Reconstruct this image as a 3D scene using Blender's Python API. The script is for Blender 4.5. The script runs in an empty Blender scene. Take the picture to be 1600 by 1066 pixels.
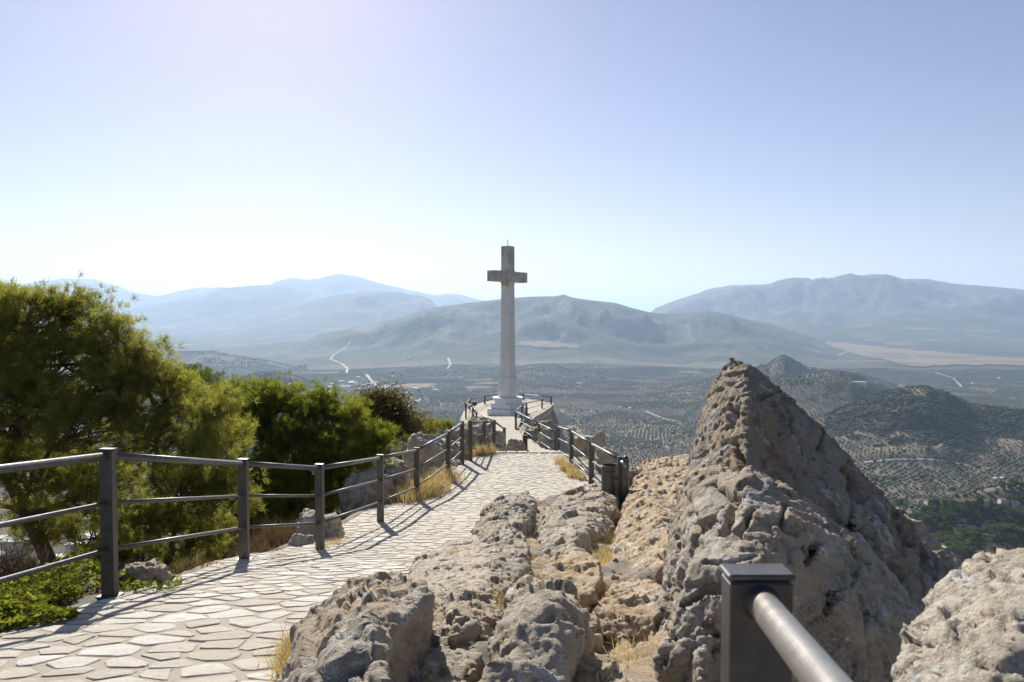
import bpy, bmesh, math, random
import numpy as np
from mathutils import Vector

S = bpy.context.scene
COL = S.collection
RAD = math.radians
# ---------------------------------------------------------------- camera
F = 1244.0                      # focal length in pixels of the 1600 px wide photograph
PITCH = math.atan(43.0 / F)
cam_d = bpy.data.cameras.new('camera')
cam = bpy.data.objects.new('camera', cam_d)
COL.objects.link(cam)
cam.location = (0, 0, 0)
cam.rotation_euler = (math.pi / 2 - PITCH, 0, 0)
cam_d.sensor_width = 36.0
cam_d.lens = 36.0 * F / 1600.0
cam_d.clip_start = 0.05
cam_d.clip_end = 200000.0
cam_d.dof.use_dof = True
cam_d.dof.focus_distance = 9.0
cam_d.dof.aperture_fstop = 9.0
S.camera = cam
# ---------------------------------------------------------------- light
SUN_EL, SUN_AZ = RAD(31.0), RAD(-17.0)        # azimuth measured from +Y towards +X
w = bpy.data.worlds.new('World')
S.world = w
w.use_nodes = True
wn = w.node_tree.nodes
wl = w.node_tree.links
wn.clear()
sky = wn.new('ShaderNodeTexSky')
sky.sky_type = 'NISHITA'
sky.sun_disc = False
sky.sun_elevation = SUN_EL
sky.sun_rotation = SUN_AZ
sky.altitude = 800
sky.air_density = 1.0
sky.dust_density = 0.6
sky.ozone_density = 4.0
bg = wn.new('ShaderNodeBackground')
bg.inputs['Strength'].default_value = 0.065
wo = wn.new('ShaderNodeOutputWorld')
tint = wn.new('ShaderNodeMix')              # the pale violet cast of the air above the hills
tint.data_type = 'RGBA'
tint.blend_type = 'MULTIPLY'
tint.inputs[0].default_value = 1.0
tint.inputs[7].default_value = (1.24, 0.955, 0.90, 1)
wl.new(sky.outputs[0], tint.inputs[6])
wl.new(tint.outputs[2], bg.inputs[0])
wl.new(bg.outputs[0], wo.inputs[0])
sun_d = bpy.data.lights.new('sun', 'SUN')
sun_d.energy = 5.0
sun_d.angle = RAD(0.5)
sun_d.color = (1.0, 0.95, 0.87)
sun = bpy.data.objects.new('sun', sun_d)
COL.objects.link(sun)
sdir = Vector((math.sin(SUN_AZ) * math.cos(SUN_EL), math.cos(SUN_AZ) * math.cos(SUN_EL), math.sin(SUN_EL)))
sun.rotation_euler = sdir.to_track_quat('Z', 'Y').to_euler()
vs = S.view_settings
vs.view_transform = 'Standard'
vs.look = 'None'
vs.exposure = 0.70
vs.gamma = 1.0
vs.use_curve_mapping = False
S.display_settings.display_device = 'sRGB'
cy = S.cycles
cy.use_denoising = True
cy.max_bounces = 5
cy.diffuse_bounces = 3
cy.glossy_bounces = 2
cy.transmission_bounces = 3
cy.transparent_max_bounces = 6
cy.volume_bounces = 1
HAZE_DENSITY = 5.7e-5

random.seed(7)
RNG = np.random.default_rng(11)

# ================================================================ helpers
CP, SP = math.cos(PITCH), math.sin(PITCH)
def ray(px, py):
    """world direction of a photograph pixel scaled to one metre of forward (Y) distance"""
    u = (px - 800.0) / F
    v = (533.0 - py) / F
    y = CP + v * SP
    z = v * CP - SP
    return u / y, z / y
def at(px, py, Y):
    a, b = ray(px, py)
    return Vector((a * Y, Y, b * Y))

def _hash(ix, iy, iz, seed):
    with np.errstate(over='ignore'):
        h = (ix.astype(np.uint32) * np.uint32(374761393) + iy.astype(np.uint32) * np.uint32(668265263)
             + iz.astype(np.uint32) * np.uint32(2147483647) + np.uint32(seed * 144665 + 7))
        h = (h ^ (h >> np.uint32(13))) * np.uint32(1274126177)
        h = (h ^ (h >> np.uint32(16))) * np.uint32(2246822519)
        h = h ^ (h >> np.uint32(15))
    return h
def vnoise(p, seed=0):
    """value noise in -1..1, p is (n,3)"""
    i = np.floor(p).astype(np.int64)
    f = p - i
    f = f * f * f * (f * (f * 6 - 15) + 10)
    r = np.zeros(len(p))
    for dx in (0, 1):
        wx = f[:, 0] if dx else 1 - f[:, 0]
        for dy in (0, 1):
            wy = f[:, 1] if dy else 1 - f[:, 1]
            for dz in (0, 1):
                wz = f[:, 2] if dz else 1 - f[:, 2]
                h = _hash(i[:, 0] + dx, i[:, 1] + dy, i[:, 2] + dz, seed).astype(np.float64) / 4294967295.0
                r += wx * wy * wz * h
    return r * 2 - 1
ROT = np.array([[0.36, 0.48, -0.8], [-0.8, 0.6, 0.0], [0.48, 0.64, 0.6]])
def fbm(p, octv=4, seed=0, gain=0.5):
    a, s, t = 1.0, 0.0, 0.0
    q = p.copy()
    for k in range(octv):
        s = s + a * vnoise(q, seed + k * 17)
        t += a
        a *= gain
        q = q @ ROT.T * 2.03
    return s / t
def ridged(p, octv=4, seed=0, gain=0.5):
    a, s, t = 1.0, 0.0, 0.0
    q = p.copy()
    for k in range(octv):
        s = s + a * (1 - np.abs(vnoise(q, seed + k * 13)) * 2.0)
        t += a
        a *= gain
        q = q @ ROT.T * 2.1
    return s / t
def worley(p, seed=0):
    """F1, F2 and a random number per nearest cell"""
    i = np.floor(p).astype(np.int64)
    f1 = np.full(len(p), 9.0)
    f2 = np.full(len(p), 9.0)
    cid = np.zeros(len(p))
    for dx in (-1, 0, 1):
        for dy in (-1, 0, 1):
            for dz in (-1, 0, 1):
                a, b, c = i[:, 0] + dx, i[:, 1] + dy, i[:, 2] + dz
                h = _hash(a, b, c, seed)
                hx = (h & np.uint32(1023)).astype(float) / 1023
                hy = ((h >> np.uint32(10)) & np.uint32(1023)).astype(float) / 1023
                hz = ((h >> np.uint32(20)) & np.uint32(1023)).astype(float) / 1023
                d = np.sqrt((a + hx - p[:, 0]) ** 2 + (b + hy - p[:, 1]) ** 2 + (c + hz - p[:, 2]) ** 2)
                near = d < f1
                f2 = np.where(near, f1, np.minimum(f2, d))
                cid = np.where(near, (hx * 7.13 + hy * 3.7 + hz) % 1.0, cid)
                f1 = np.where(near, d, f1)
    return f1, f2, cid
def facets(p, seed=0, tilt=1.0):
    """flat broken faces: every cell is a tilted plane"""
    i = np.floor(p).astype(np.int64)
    f1 = np.full(len(p), 9.0)
    val = np.zeros(len(p))
    for dx in (-1, 0, 1):
        for dy in (-1, 0, 1):
            for dz in (-1, 0, 1):
                a, b, c = i[:, 0] + dx, i[:, 1] + dy, i[:, 2] + dz
                h = _hash(a, b, c, seed)
                hx = (h & np.uint32(1023)).astype(float) / 1023
                hy = ((h >> np.uint32(10)) & np.uint32(1023)).astype(float) / 1023
                hz = ((h >> np.uint32(20)) & np.uint32(1023)).astype(float) / 1023
                ex, ey, ez = p[:, 0] - a - hx, p[:, 1] - b - hy, p[:, 2] - c - hz
                d = np.sqrt(ex ** 2 + ey ** 2 + ez ** 2)
                h2 = _hash(a, b, c, seed + 99)
                gx = (h2 & np.uint32(1023)).astype(float) / 511.5 - 1
                gy = ((h2 >> np.uint32(10)) & np.uint32(1023)).astype(float) / 511.5 - 1
                gz_ = ((h2 >> np.uint32(20)) & np.uint32(1023)).astype(float) / 511.5 - 1
                v = tilt * (ex * gx + ey * gy + ez * gz_) + 0.5 * gx
                near = d < f1
                val = np.where(near, v, val)
                f1 = np.where(near, d, f1)
    return val
def sstep(a, b, x):
    t = np.clip((x - a) / (b - a), 0, 1)
    return t * t * (3 - 2 * t)

def tag(o, label=None, cat=None, group=None, kind=None):
    if label: o['label'] = label
    if cat: o['category'] = cat
    if group: o['group'] = group
    if kind: o['kind'] = kind
    return o
def empty(name, loc, label, cat, group=None, rz=0.0):
    o = bpy.data.objects.new(name, None)
    COL.objects.link(o)
    o.location = loc
    o.rotation_euler = (0, 0, rz)
    o.empty_display_size = 0.2
    return tag(o, label, cat, group)
def link_mesh(name, me, mats, parent=None, loc=None):
    o = bpy.data.objects.new(name, me)
    COL.objects.link(o)
    for m in (mats if isinstance(mats, (list, tuple)) else [mats]):
        me.materials.append(m)
    if parent is not None: o.parent = parent
    if loc is not None: o.location = loc
    return o
def mesh_np(name, V, Fc, smooth=True):
    """V (n,3); Fc (m,3) or (m,4) int array, or list of such arrays"""
    me = bpy.data.meshes.new(name)
    arrs = [a for a in (Fc if isinstance(Fc, list) else [Fc]) if len(a)]
    V = np.asarray(V, dtype=np.float32)
    me.vertices.add(len(V))
    me.vertices.foreach_set('co', V.ravel())
    loops = np.concatenate([np.asarray(a, dtype=np.int32).ravel() for a in arrs])
    counts = np.concatenate([np.full(len(a), np.asarray(a).shape[1], dtype=np.int32) for a in arrs])
    starts = np.concatenate([[0], np.cumsum(counts)[:-1]]).astype(np.int32)
    me.loops.add(len(loops))
    me.loops.foreach_set('vertex_index', loops)
    me.polygons.add(len(counts))
    me.polygons.foreach_set('loop_start', starts)
    me.polygons.foreach_set('loop_total', counts)
    me.polygons.foreach_set('use_smooth', np.full(len(counts), smooth, dtype=bool))
    me.update(calc_edges=True)
    me.validate()
    return me
def set_color(me, C, name='tint'):
    """per-vertex colour attribute"""
    at_ = me.color_attributes.new(name, 'FLOAT_COLOR', 'POINT')
    d = np.ones((len(me.vertices), 4), dtype=np.float32)
    d[:, :3] = C
    at_.data.foreach_set('color', d.ravel())

class MB:
    """collects polygons, linked at the end as one mesh object"""
    def __init__(s):
        s.v = []
        s.f = []
    def poly(s, pts, faces):
        b = len(s.v)
        s.v += [tuple(p) for p in pts]
        s.f += [tuple(b + i for i in f) for f in faces]
    def box(s, c, size, ax=(1, 0, 0), ay=(0, 1, 0), az=(0, 0, 1), taper=1.0, bevel=0.0):
        c, ax, ay, az = Vector(c), Vector(ax), Vector(ay), Vector(az)
        hx, hy, hz = size[0] / 2, size[1] / 2, size[2] / 2
        if bevel <= 0:
            pts = []
            for k, t in ((-1, 1.0), (1, taper)):
                for i, j in ((-1, -1), (1, -1), (1, 1), (-1, 1)):
                    pts.append(c + ax * hx * i * t + ay * hy * j * t + az * hz * k)
            s.poly(pts, [(0, 3, 2, 1), (4, 5, 6, 7), (0, 1, 5, 4), (1, 2, 6, 5), (2, 3, 7, 6), (3, 0, 4, 7)])
            return
        b = bevel
        pts = []
        rings = [(-hz, 1, b), (-hz + b, 1, 0), (hz - b, taper, 0), (hz, taper, b)]
        for z, t, ins in rings:
            x, y = hx * t - ins, hy * t - ins
            e = b * 0.7
            for (a, d) in ((-x + e, -y), (x - e, -y), (x, -y + e), (x, y - e), (x - e, y), (-x + e, y), (-x, y - e), (-x, -y + e)):
                pts.append(c + ax * a + ay * d + az * z)
        fs = [tuple(range(7, -1, -1)), tuple(range(24, 32))]
        for r in range(3):
            for i in range(8):
                j = (i + 1) % 8
                fs.append((r * 8 + i, r * 8 + j, r * 8 + 8 + j, r * 8 + 8 + i))
        s.poly(pts, fs)
    def tube(s, pts, radii, n=8, cap=True):
        pts = [Vector(p) for p in pts]
        if not isinstance(radii, (list, tuple)): radii = [radii] * len(pts)
        out = []
        for i, p in enumerate(pts):
            d = (pts[min(i + 1, len(pts) - 1)] - pts[max(i - 1, 0)]).normalized()
            up = Vector((0, 0, 1)) if abs(d.z) < 0.95 else Vector((1, 0, 0))
            a = d.cross(up).normalized()
            b = a.cross(d)
            for k in range(n):
                t = 2 * math.pi * k / n
                out.append(p + (a * math.cos(t) + b * math.sin(t)) * radii[i])
        fs = []
        for i in range(len(pts) - 1):
            for k in range(n):
                j = (k + 1) % n
                fs.append((i * n + k, i * n + j, (i + 1) * n + j, (i + 1) * n + k))
        if cap:
            fs.append(tuple(range(n - 1, -1, -1)))
            fs.append(tuple(range((len(pts) - 1) * n, len(pts) * n)))
        s.poly(out, fs)
    def prism(s, poly, z0, z1, inset=0.0):
        """vertical prism of a 2d polygon (counter-clockwise)"""
        n = len(poly)
        cx = sum(p[0] for p in poly) / n
        cyy = sum(p[1] for p in poly) / n
        pts = [(x, y, z0) for x, y in poly] + [(cx + (x - cx) * (1 - inset), cyy + (y - cyy) * (1 - inset), z1) for x, y in poly]
        fs = [tuple(range(n - 1, -1, -1)), tuple(range(n, 2 * n))]
        for i in range(n):
            j = (i + 1) % n
            fs.append((i, j, n + j, n + i))
        s.poly(pts, fs)
    def build(s, name, mat, parent=None, smooth=False, loc=None):
        me = bpy.data.meshes.new(name)
        off = Vector(loc) if loc is not None else Vector((0, 0, 0))
        me.from_pydata([(v[0] - off.x, v[1] - off.y, v[2] - off.z) for v in s.v], [], s.f)
        me.polygons.foreach_set('use_smooth', [smooth] * len(me.polygons))
        me.update()
        return link_mesh(name, me, mat, parent, loc)

def copy_tree(o, parent=None):
    c = o.copy()
    COL.objects.link(c)
    c.parent = parent
    for ch in [x for x in o.children]:
        copy_tree(ch, c)
    return c

# ---------------------------------------------------------------- materials
class NT:
    def __init__(s, name):
        s.m = bpy.data.materials.new(name)
        s.m.use_nodes = True
        s.t = s.m.node_tree
        s.t.nodes.clear()
        s.out = s.t.nodes.new('ShaderNodeOutputMaterial')
        s.geo = s.t.nodes.new('ShaderNodeNewGeometry')
        s.pos = s.geo.outputs['Position']
    def n(s, typ, **kw):
        nd = s.t.nodes.new(typ)
        for k, v in kw.items():
            if k in nd.inputs.keys() if hasattr(nd.inputs, 'keys') else False:
                s.set(nd.inputs[k], v)
            else:
                setattr(nd, k, v)
        return nd
    def set(s, sock, v):
        if hasattr(v, 'is_output') or isinstance(v, bpy.types.NodeSocket):
            s.t.links.new(v, sock)
        else:
            if isinstance(v, (tuple, list)) and len(v) == 3 and sock.type == 'RGBA': v = (*v, 1)
            sock.default_value = v
    def noise(s, scale, detail=4, rough=0.55, vec=None, dist=0.0):
        nd = s.t.nodes.new('ShaderNodeTexNoise')
        s.set(nd.inputs['Vector'], vec if vec is not None else s.pos)
        nd.inputs['Scale'].default_value = scale
        nd.inputs['Detail'].default_value = detail
        nd.inputs['Roughness'].default_value = rough
        nd.inputs['Distortion'].default_value = dist
        return nd.outputs['Fac']
    def vor(s, scale, feature='F1', vec=None, out='Distance', rnd=1.0):
        nd = s.t.nodes.new('ShaderNodeTexVoronoi')
        nd.feature = feature
        s.set(nd.inputs['Vector'], vec if vec is not None else s.pos)
        nd.inputs['Scale'].default_value = scale
        nd.inputs['Randomness'].default_value = rnd
        return nd.outputs[out]
    def ramp(s, fac, stops):
        nd = s.t.nodes.new('ShaderNodeValToRGB')
        s.set(nd.inputs[0], fac)
        e = nd.color_ramp.elements
        while len(e) < len(stops): e.new(0.5)
        for i, (p, c) in enumerate(stops):
            e[i].position = p
            if not isinstance(c, (tuple, list)): c = (c, c, c)
            e[i].color = (*c, 1) if len(c) == 3 else c
        return nd.outputs[0]
    def mix(s, fac, a, b, mode='MIX'):
        nd = s.t.nodes.new('ShaderNodeMix')
        nd.data_type = 'RGBA'
        nd.blend_type = mode
        s.set(nd.inputs[0], fac)
        s.set(nd.inputs[6], a)
        s.set(nd.inputs[7], b)
        return nd.outputs[2]
    def math(s, op, a, b=0.5, c=None):
        nd = s.t.nodes.new('ShaderNodeMath')
        nd.operation = op
        s.set(nd.inputs[0], a)
        s.set(nd.inputs[1], b)
        if c is not None: s.set(nd.inputs[2], c)
        return nd.outputs[0]
    def scalevec(s, v3, vec=None):
        nd = s.t.nodes.new('ShaderNodeMapping')
        s.set(nd.inputs['Vector'], vec if vec is not None else s.pos)
        nd.inputs['Scale'].default_value = v3
        return nd.outputs[0]
    def bump(s, h, strength=0.5, dist=0.02, normal=None):
        nd = s.t.nodes.new('ShaderNodeBump')
        s.set(nd.inputs['Height'], h)
        nd.inputs['Strength'].default_value = strength
        nd.inputs['Distance'].default_value = dist
        if normal is not None: s.set(nd.inputs['Normal'], normal)
        return nd.outputs[0]
    def attr(s, name, out='Color'):
        nd = s.t.nodes.new('ShaderNodeAttribute')
        nd.attribute_name = name
        return nd.outputs[out]
    def rand(s):
        return s.t.nodes.new('ShaderNodeObjectInfo').outputs['Random']
    def principled(s, col, rough=0.8, metal=0.0, normal=None, spec=0.3):
        b = s.t.nodes.new('ShaderNodeBsdfPrincipled')
        s.set(b.inputs['Base Color'], col)
        s.set(b.inputs['Roughness'], rough)
        s.set(b.inputs['Metallic'], metal)
        b.inputs['Specular IOR Level'].default_value = spec
        if normal is not None: s.set(b.inputs['Normal'], normal)
        s.t.links.new(b.outputs[0], s.out.inputs['Surface'])
        return s.m
    def leaf(s, col, trans=0.45, transcol=None, rough=0.6):
        d = s.t.nodes.new('ShaderNodeBsdfDiffuse')
        s.set(d.inputs[0], col)
        t = s.t.nodes.new('ShaderNodeBsdfTranslucent')
        s.set(t.inputs[0], transcol if transcol is not None else col)
        mx = s.t.nodes.new('ShaderNodeMixShader')
        mx.inputs[0].default_value = trans
        s.t.links.new(d.outputs[0], mx.inputs[1])
        s.t.links.new(t.outputs[0], mx.inputs[2])
        s.t.links.new(mx.outputs[0], s.out.inputs['Surface'])
        return s.m

def rock_material(name, warm=0.5, light=1.0, stain=0.5):
    t = NT(name)
    n1 = t.noise(0.9, 5, 0.6)
    n2 = t.noise(3.2, 8, 0.65, dist=0.6)
    n3 = t.noise(11.0, 8, 0.7)
    n4 = t.noise(55.0, 6, 0.7)
    grey = (0.62 * light, 0.545 * light, 0.435 * light)
    ochre = (0.63 * light, 0.47 * light, 0.295 * light)
    base = t.mix(t.ramp(n1, [(0.62 - 0.35 * warm, 0.0), (0.84 - 0.3 * warm, 1.0)]), grey, ochre)
    base = t.mix(t.ramp(n2, [(0.50, 0.0), (0.68, 0.6)]), base, (0.74 * light, 0.68 * light, 0.58 * light))
    base = t.mix(t.ramp(n3, [(0.32, 0.65), (0.47, 0.0)]), base, (0.27, 0.215, 0.16))
    rust = t.ramp(t.noise(3.7, 6, 0.75, vec=t.scalevec((1.8, 1.8, 0.55)), dist=0.5), [(0.57, 0.0), (0.66, 0.8)])
    base = t.mix(t.math('MULTIPLY', rust, 0.35 + 0.65 * warm), base, (0.42, 0.235, 0.11))
    # grey-black lichen and water stains with their own outline
    st = t.math('MULTIPLY', t.ramp(t.noise(2.3, 7, 0.72, dist=0.8), [(0.53, 0.0), (0.60, 1.0)]), t.ramp(n4, [(0.42, 0.1), (0.55, 1.0)]))
    base = t.mix(t.math('MULTIPLY', st, stain), base, (0.15, 0.145, 0.14))
    wl_ = t.math('MULTIPLY', t.ramp(t.noise(4.5, 6, 0.7, dist=1.0), [(0.58, 0.0), (0.62, 1.0)]), t.ramp(n4, [(0.42, 0.0), (0.5, 1.0)]))
    base = t.mix(t.math('MULTIPLY', wl_, 0.85), base, (0.72, 0.72, 0.70))
    base = t.mix(0.55, base, t.ramp(n4, [(0.25, (0.4, 0.4, 0.4)), (0.45, (0.95, 0.95, 0.95)), (0.75, (1, 1, 1))]), 'MULTIPLY')
    pit = t.ramp(t.vor(34.0), [(0.05, 0.0), (0.22, 1.0)])
    wv = t.t.nodes.new('ShaderNodeTexNoise'); t.set(wv.inputs['Vector'], t.pos); wv.inputs['Scale'].default_value = 9.0; wv.inputs['Detail'].default_value = 3
    wm = t.t.nodes.new('ShaderNodeVectorMath'); wm.operation = 'MULTIPLY_ADD'
    t.set(wm.inputs[0], wv.outputs['Color']); wm.inputs[1].default_value = (0.12, 0.12, 0.12); t.set(wm.inputs[2], t.pos)
    c1 = t.t.nodes.new('ShaderNodeSeparateColor'); t.set(c1.inputs[0], t.vor(15.0, vec=wm.outputs[0], out='Color'))
    c2 = t.t.nodes.new('ShaderNodeSeparateColor'); t.set(c2.inputs[0], t.vor(47.0, vec=wm.outputs[0], out='Color'))
    h = t.math('ADD', t.math('MULTIPLY', n3, 0.9), t.math('MULTIPLY', n4, 0.7))
    h = t.math('ADD', h, t.math('MULTIPLY', c1.outputs[0], 0.20))
    h = t.math('ADD', h, t.math('MULTIPLY', c2.outputs[0], 0.12))
    h = t.math('ADD', h, t.math('MULTIPLY', pit, 0.2))
    h = t.math('ADD', h, t.math('MULTIPLY', t.noise(150.0, 4, 0.75), 0.35))
    nb = t.bump(h, 0.9, 0.028)
    return t.principled(base, 0.9, normal=nb, spec=0.12)

M = {}
M['rock'] = rock_material('limestone', 0.4, 0.85, 0.5)
M['rock_warm'] = rock_material('warm_limestone', 1.05, 0.95, 0.2)
M['rock_grey'] = rock_material('grey_limestone', 0.3, 0.86, 0.6)
M['rock_crag'] = rock_material('shaded_stained_limestone', 0.5, 0.63, 0.95)  # back slab: shade of its face put into a darker base and heavier staining
M['rock_front'] = rock_material('lichened_limestone', 0.5, 0.82, 0.8)
M['rock_pale'] = rock_material('pale_limestone', 0.35, 0.97, 0.2)

t = NT('dry_soil')
c = t.mix(t.ramp(t.noise(1.3, 5), [(0.35, 0.0), (0.65, 1.0)]), (0.36, 0.27, 0.175), (0.30, 0.24, 0.175))
c = t.mix(t.ramp(t.noise(38, 6, 0.75), [(0.35, 0.0), (0.7, 1.0)]), c, (0.46, 0.39, 0.30))
h = t.math('ADD', t.noise(30, 8, 0.75), t.ramp(t.vor(60), [(0.1, 0.5), (0.5, 0.0)]))
M['soil'] = t.principled(c, 0.95, normal=t.bump(h, 0.9, 0.03), spec=0.1)

t = NT('path_mortar')
c = t.mix(t.noise(5, 6, 0.6), (0.40, 0.355, 0.29), (0.50, 0.45, 0.37))
c = t.mix(t.ramp(t.noise(60, 5, 0.8), [(0.3, 0.0), (0.6, 1.0)]), t.mix(0.3, c, (0.2, 0.18, 0.15)), c)
M['mortar'] = t.principled(c, 0.95, normal=t.bump(t.noise(70, 7, 0.8), 0.7, 0.012), spec=0.1)

t = NT('pale_paving_stone')
rn = t.rand()
c = t.ramp(rn, [(0.0, (0.50, 0.44, 0.355)), (0.3, (0.62, 0.57, 0.48)), (0.5, (0.56, 0.495, 0.41)), (0.75, (0.68, 0.635, 0.56)), (0.9, (0.74, 0.715, 0.66)), (1.0, (0.60, 0.54, 0.455))])
c = t.mix(t.ramp(t.noise(6, 6, 0.65), [(0.4, 0.0), (0.7, 0.5)]), c, (0.46, 0.41, 0.33))
c = t.mix(t.ramp(t.noise(36, 8, 0.8), [(0.3, 0.65), (0.45, 0.0)]), c, (0.27, 0.24, 0.20))
h = t.math('ADD', t.noise(9, 8, 0.7), t.math('MULTIPLY', t.noise(60, 6, 0.75), 0.5))
M['paver'] = t.principled(c, 0.85, normal=t.bump(h, 0.85, 0.03), spec=0.25)

t = NT('painted_steel')
c = t.mix(t.ramp(t.noise(14, 6, 0.7), [(0.35, 0.0), (0.7, 1.0)]), (0.066, 0.063, 0.059), (0.105, 0.099, 0.092))
c = t.mix(t.ramp(t.noise(5, 8, 0.75), [(0.63, 0.0), (0.72, 0.8)]), c, (0.16, 0.10, 0.06))
r = t.ramp(t.noise(22, 5, 0.6), [(0.3, 0.33), (0.7, 0.5)])
M['steel'] = t.principled(c, r, 0.25, normal=t.bump(t.noise(90, 4, 0.6), 0.08, 0.004), spec=0.5)
t = NT('worn_bare_steel')
c = t.mix(t.ramp(t.noise(10, 7, 0.75, vec=t.scalevec((8, 1, 8))), [(0.25, 0.0), (0.75, 1.0)]), (0.27, 0.245, 0.22), (0.38, 0.355, 0.33))
M['worn_steel'] = t.principled(c, t.ramp(t.noise(30, 5), [(0.3, 0.32), (0.7, 0.40)]), 0.75, normal=t.bump(t.noise(60, 4), 0.1, 0.003), spec=0.5)
t = NT('rusty_steel')
c = t.mix(t.noise(12, 6, 0.7), (0.10, 0.045, 0.025), (0.06, 0.05, 0.045))
M['rust'] = t.principled(c, 0.8)

t = NT('whitewashed_stone')
c = t.mix(t.ramp(t.noise(1.2, 6, 0.7), [(0.4, 0.0), (0.65, 1.0)]), (0.85, 0.83, 0.78), (0.76, 0.72, 0.64))
v = t.scalevec((2.2, 2.2, 0.35))
c = t.mix(t.ramp(t.noise(2.2, 7, 0.7, vec=v), [(0.56, 0.0), (0.74, 0.4)]), c, (0.42, 0.36, 0.29))
c = t.mix(t.ramp(t.noise(3.4, 8, 0.8), [(0.63, 0.0), (0.67, 0.8)]), c, (0.22, 0.19, 0.17))
M['whitewash'] = t.principled(c, 0.85, normal=t.bump(t.noise(14, 7, 0.7), 0.4, 0.03), spec=0.2)
t = NT('weathered_stone')
c = t.mix(t.ramp(t.noise(1.6, 6, 0.7), [(0.4, 0.0), (0.65, 1.0)]), (0.70, 0.65, 0.58), (0.58, 0.52, 0.45))
c = t.mix(t.ramp(t.noise(2.6, 7, 0.75, vec=v if False else t.scalevec((2.4, 2.4, 0.5))), [(0.47, 0.0), (0.64, 0.8)]), c, (0.27, 0.24, 0.21))
c = t.mix(t.ramp(t.noise(4.2, 7, 0.75), [(0.6, 0.0), (0.66, 0.7)]), c, (0.38, 0.24, 0.13))
M['weathered'] = t.principled(c, 0.9, normal=t.bump(t.noise(12, 7, 0.7), 0.5, 0.04), spec=0.15)
t = NT('bright_limewash')
M['limewash'] = t.principled(t.mix(t.ramp(t.noise(4, 7, 0.75), [(0.5, 0.0), (0.7, 0.6)]), (0.83, 0.83, 0.83), (0.6, 0.58, 0.54)), 0.8, normal=t.bump(t.noise(9, 6), 0.4, 0.03))

def foliage(name, c1, c2, tr=0.5, gain=1.6):
    t = NT(name)
    f = t.attr('tint')
    sp = t.t.nodes.new('ShaderNodeSeparateColor')
    t.set(sp.inputs[0], f)
    col = t.mix(sp.outputs[0], c1, c2)
    tc = t.mix(1.0, col, (gain, gain * 1.0, gain * 0.55), 'MULTIPLY')
    return t.leaf(col, tr, tc)
M['pine_yellow'] = foliage('yellow_green_needles', (0.125, 0.13, 0.045), (0.26, 0.25, 0.075), 0.6, 1.75)
M['pine_green'] = foliage('fresh_green_needles', (0.085, 0.105, 0.025), (0.20, 0.21, 0.042), 0.58, 1.7)
M['pine_dark'] = foliage('dark_green_needles', (0.06, 0.085, 0.03), (0.12, 0.15, 0.045), 0.5)
M['oak_leaf'] = foliage('brownish_green_leaves', (0.075, 0.07, 0.034), (0.16, 0.135, 0.06), 0.5)
M['cover_leaf'] = foliage('bright_green_leaves', (0.085, 0.115, 0.022), (0.25, 0.235, 0.05), 0.45)
M['park_leaf'] = foliage('park_tree_leaves', (0.040, 0.070, 0.020), (0.10, 0.15, 0.035), 0.35, 1.3)
M['dry_grass'] = foliage('dry_grass', (0.46, 0.335, 0.19), (0.70, 0.56, 0.37), 0.35, 1.0)
M['dry_twig'] = foliage('dry_twigs', (0.14, 0.095, 0.06), (0.28, 0.20, 0.13), 0.2, 1.0)
t = NT('bark')
c = t.mix(t.noise(6, 6, 0.7), (0.085, 0.062, 0.045), (0.19, 0.155, 0.12))
M['bark'] = t.principled(c, 0.95, normal=t.bump(t.noise(30, 6, 0.7), 0.6, 0.02), spec=0.1)

# ================================================================ local ground
PY = [-12, 0, 2, 3.25, 5.56, 8.16, 9.46, 11.7, 14.5, 17, 19.2, 20.8, 21.15, 23, 26, 30, 36, 42, 47, 56, 62]
PZ = [-1.0, -1.25, -1.38, -1.55, -1.99, -2.54, -2.83, -3.12, -3.40, -3.55, -3.63, -3.68, -4.02, -4.2, -4.7, -5.1, -5.5, -5.95, -6.25, -6.6, -6.8]
def zp(Y): return np.interp(Y, PY, PZ)
XLY = [-12, 0, 4.6, 7, 8.2, 9.4, 11.7, 13, 14.3, 17, 19.2, 21, 22, 26, 30, 36, 40, 45, 48, 54, 57, 60]
XLX = [-3.4, -2.95, -2.80, -2.82, -2.98, -2.78, -2.5, -2.4, -2.0, -1.52, -1.2, -0.75, -0.8, -0.9, -1.1, -1.1, -1.9, -2.7, -3.0, -2.5, -1.2, 0]
def xl(Y): return np.interp(Y, XLY, XLX)
XRY = [-12, 0, 4.2, 6, 8.6, 10.2, 12.9, 14.7, 15.2, 16, 19, 21, 22, 26, 30, 36, 43, 47, 52, 55, 57, 60]
XRX = [-0.9, -0.95, -1.1, -1.05, -0.95, -0.75, -0.35, 0.5, 1.3, 1.55, 1.5, 1.3, 1.6, 1.4, 1.35, 0.5, 0.8, 1.1, 2.3, 2.9, 1.5, 0]
def xr(Y): return np.interp(Y, XRY, XRX)
def xf(Y): return np.interp(Y, [-12, 0, 1.8, 2.6, 4.0, 6, 8, 13, 15, 21], [2.6, 2.4, 1.0, 0.85, 1.2, 2.0, 3.0, 3.3, 2.3, 1.75])
def hitg(px, py, lift=0.0):
    """the point where a pixel's ray meets the path profile raised by lift"""
    a, b = ray(px, py)
    Ys = np.linspace(1.2, 60, 6000)
    d = b * Ys - (zp(Ys) + lift)
    k = np.argmax(d < 0)
    Y = Ys[k] if d[k] < 0 else 60.0
    return Vector((a * Y, Y, b * Y))
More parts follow.
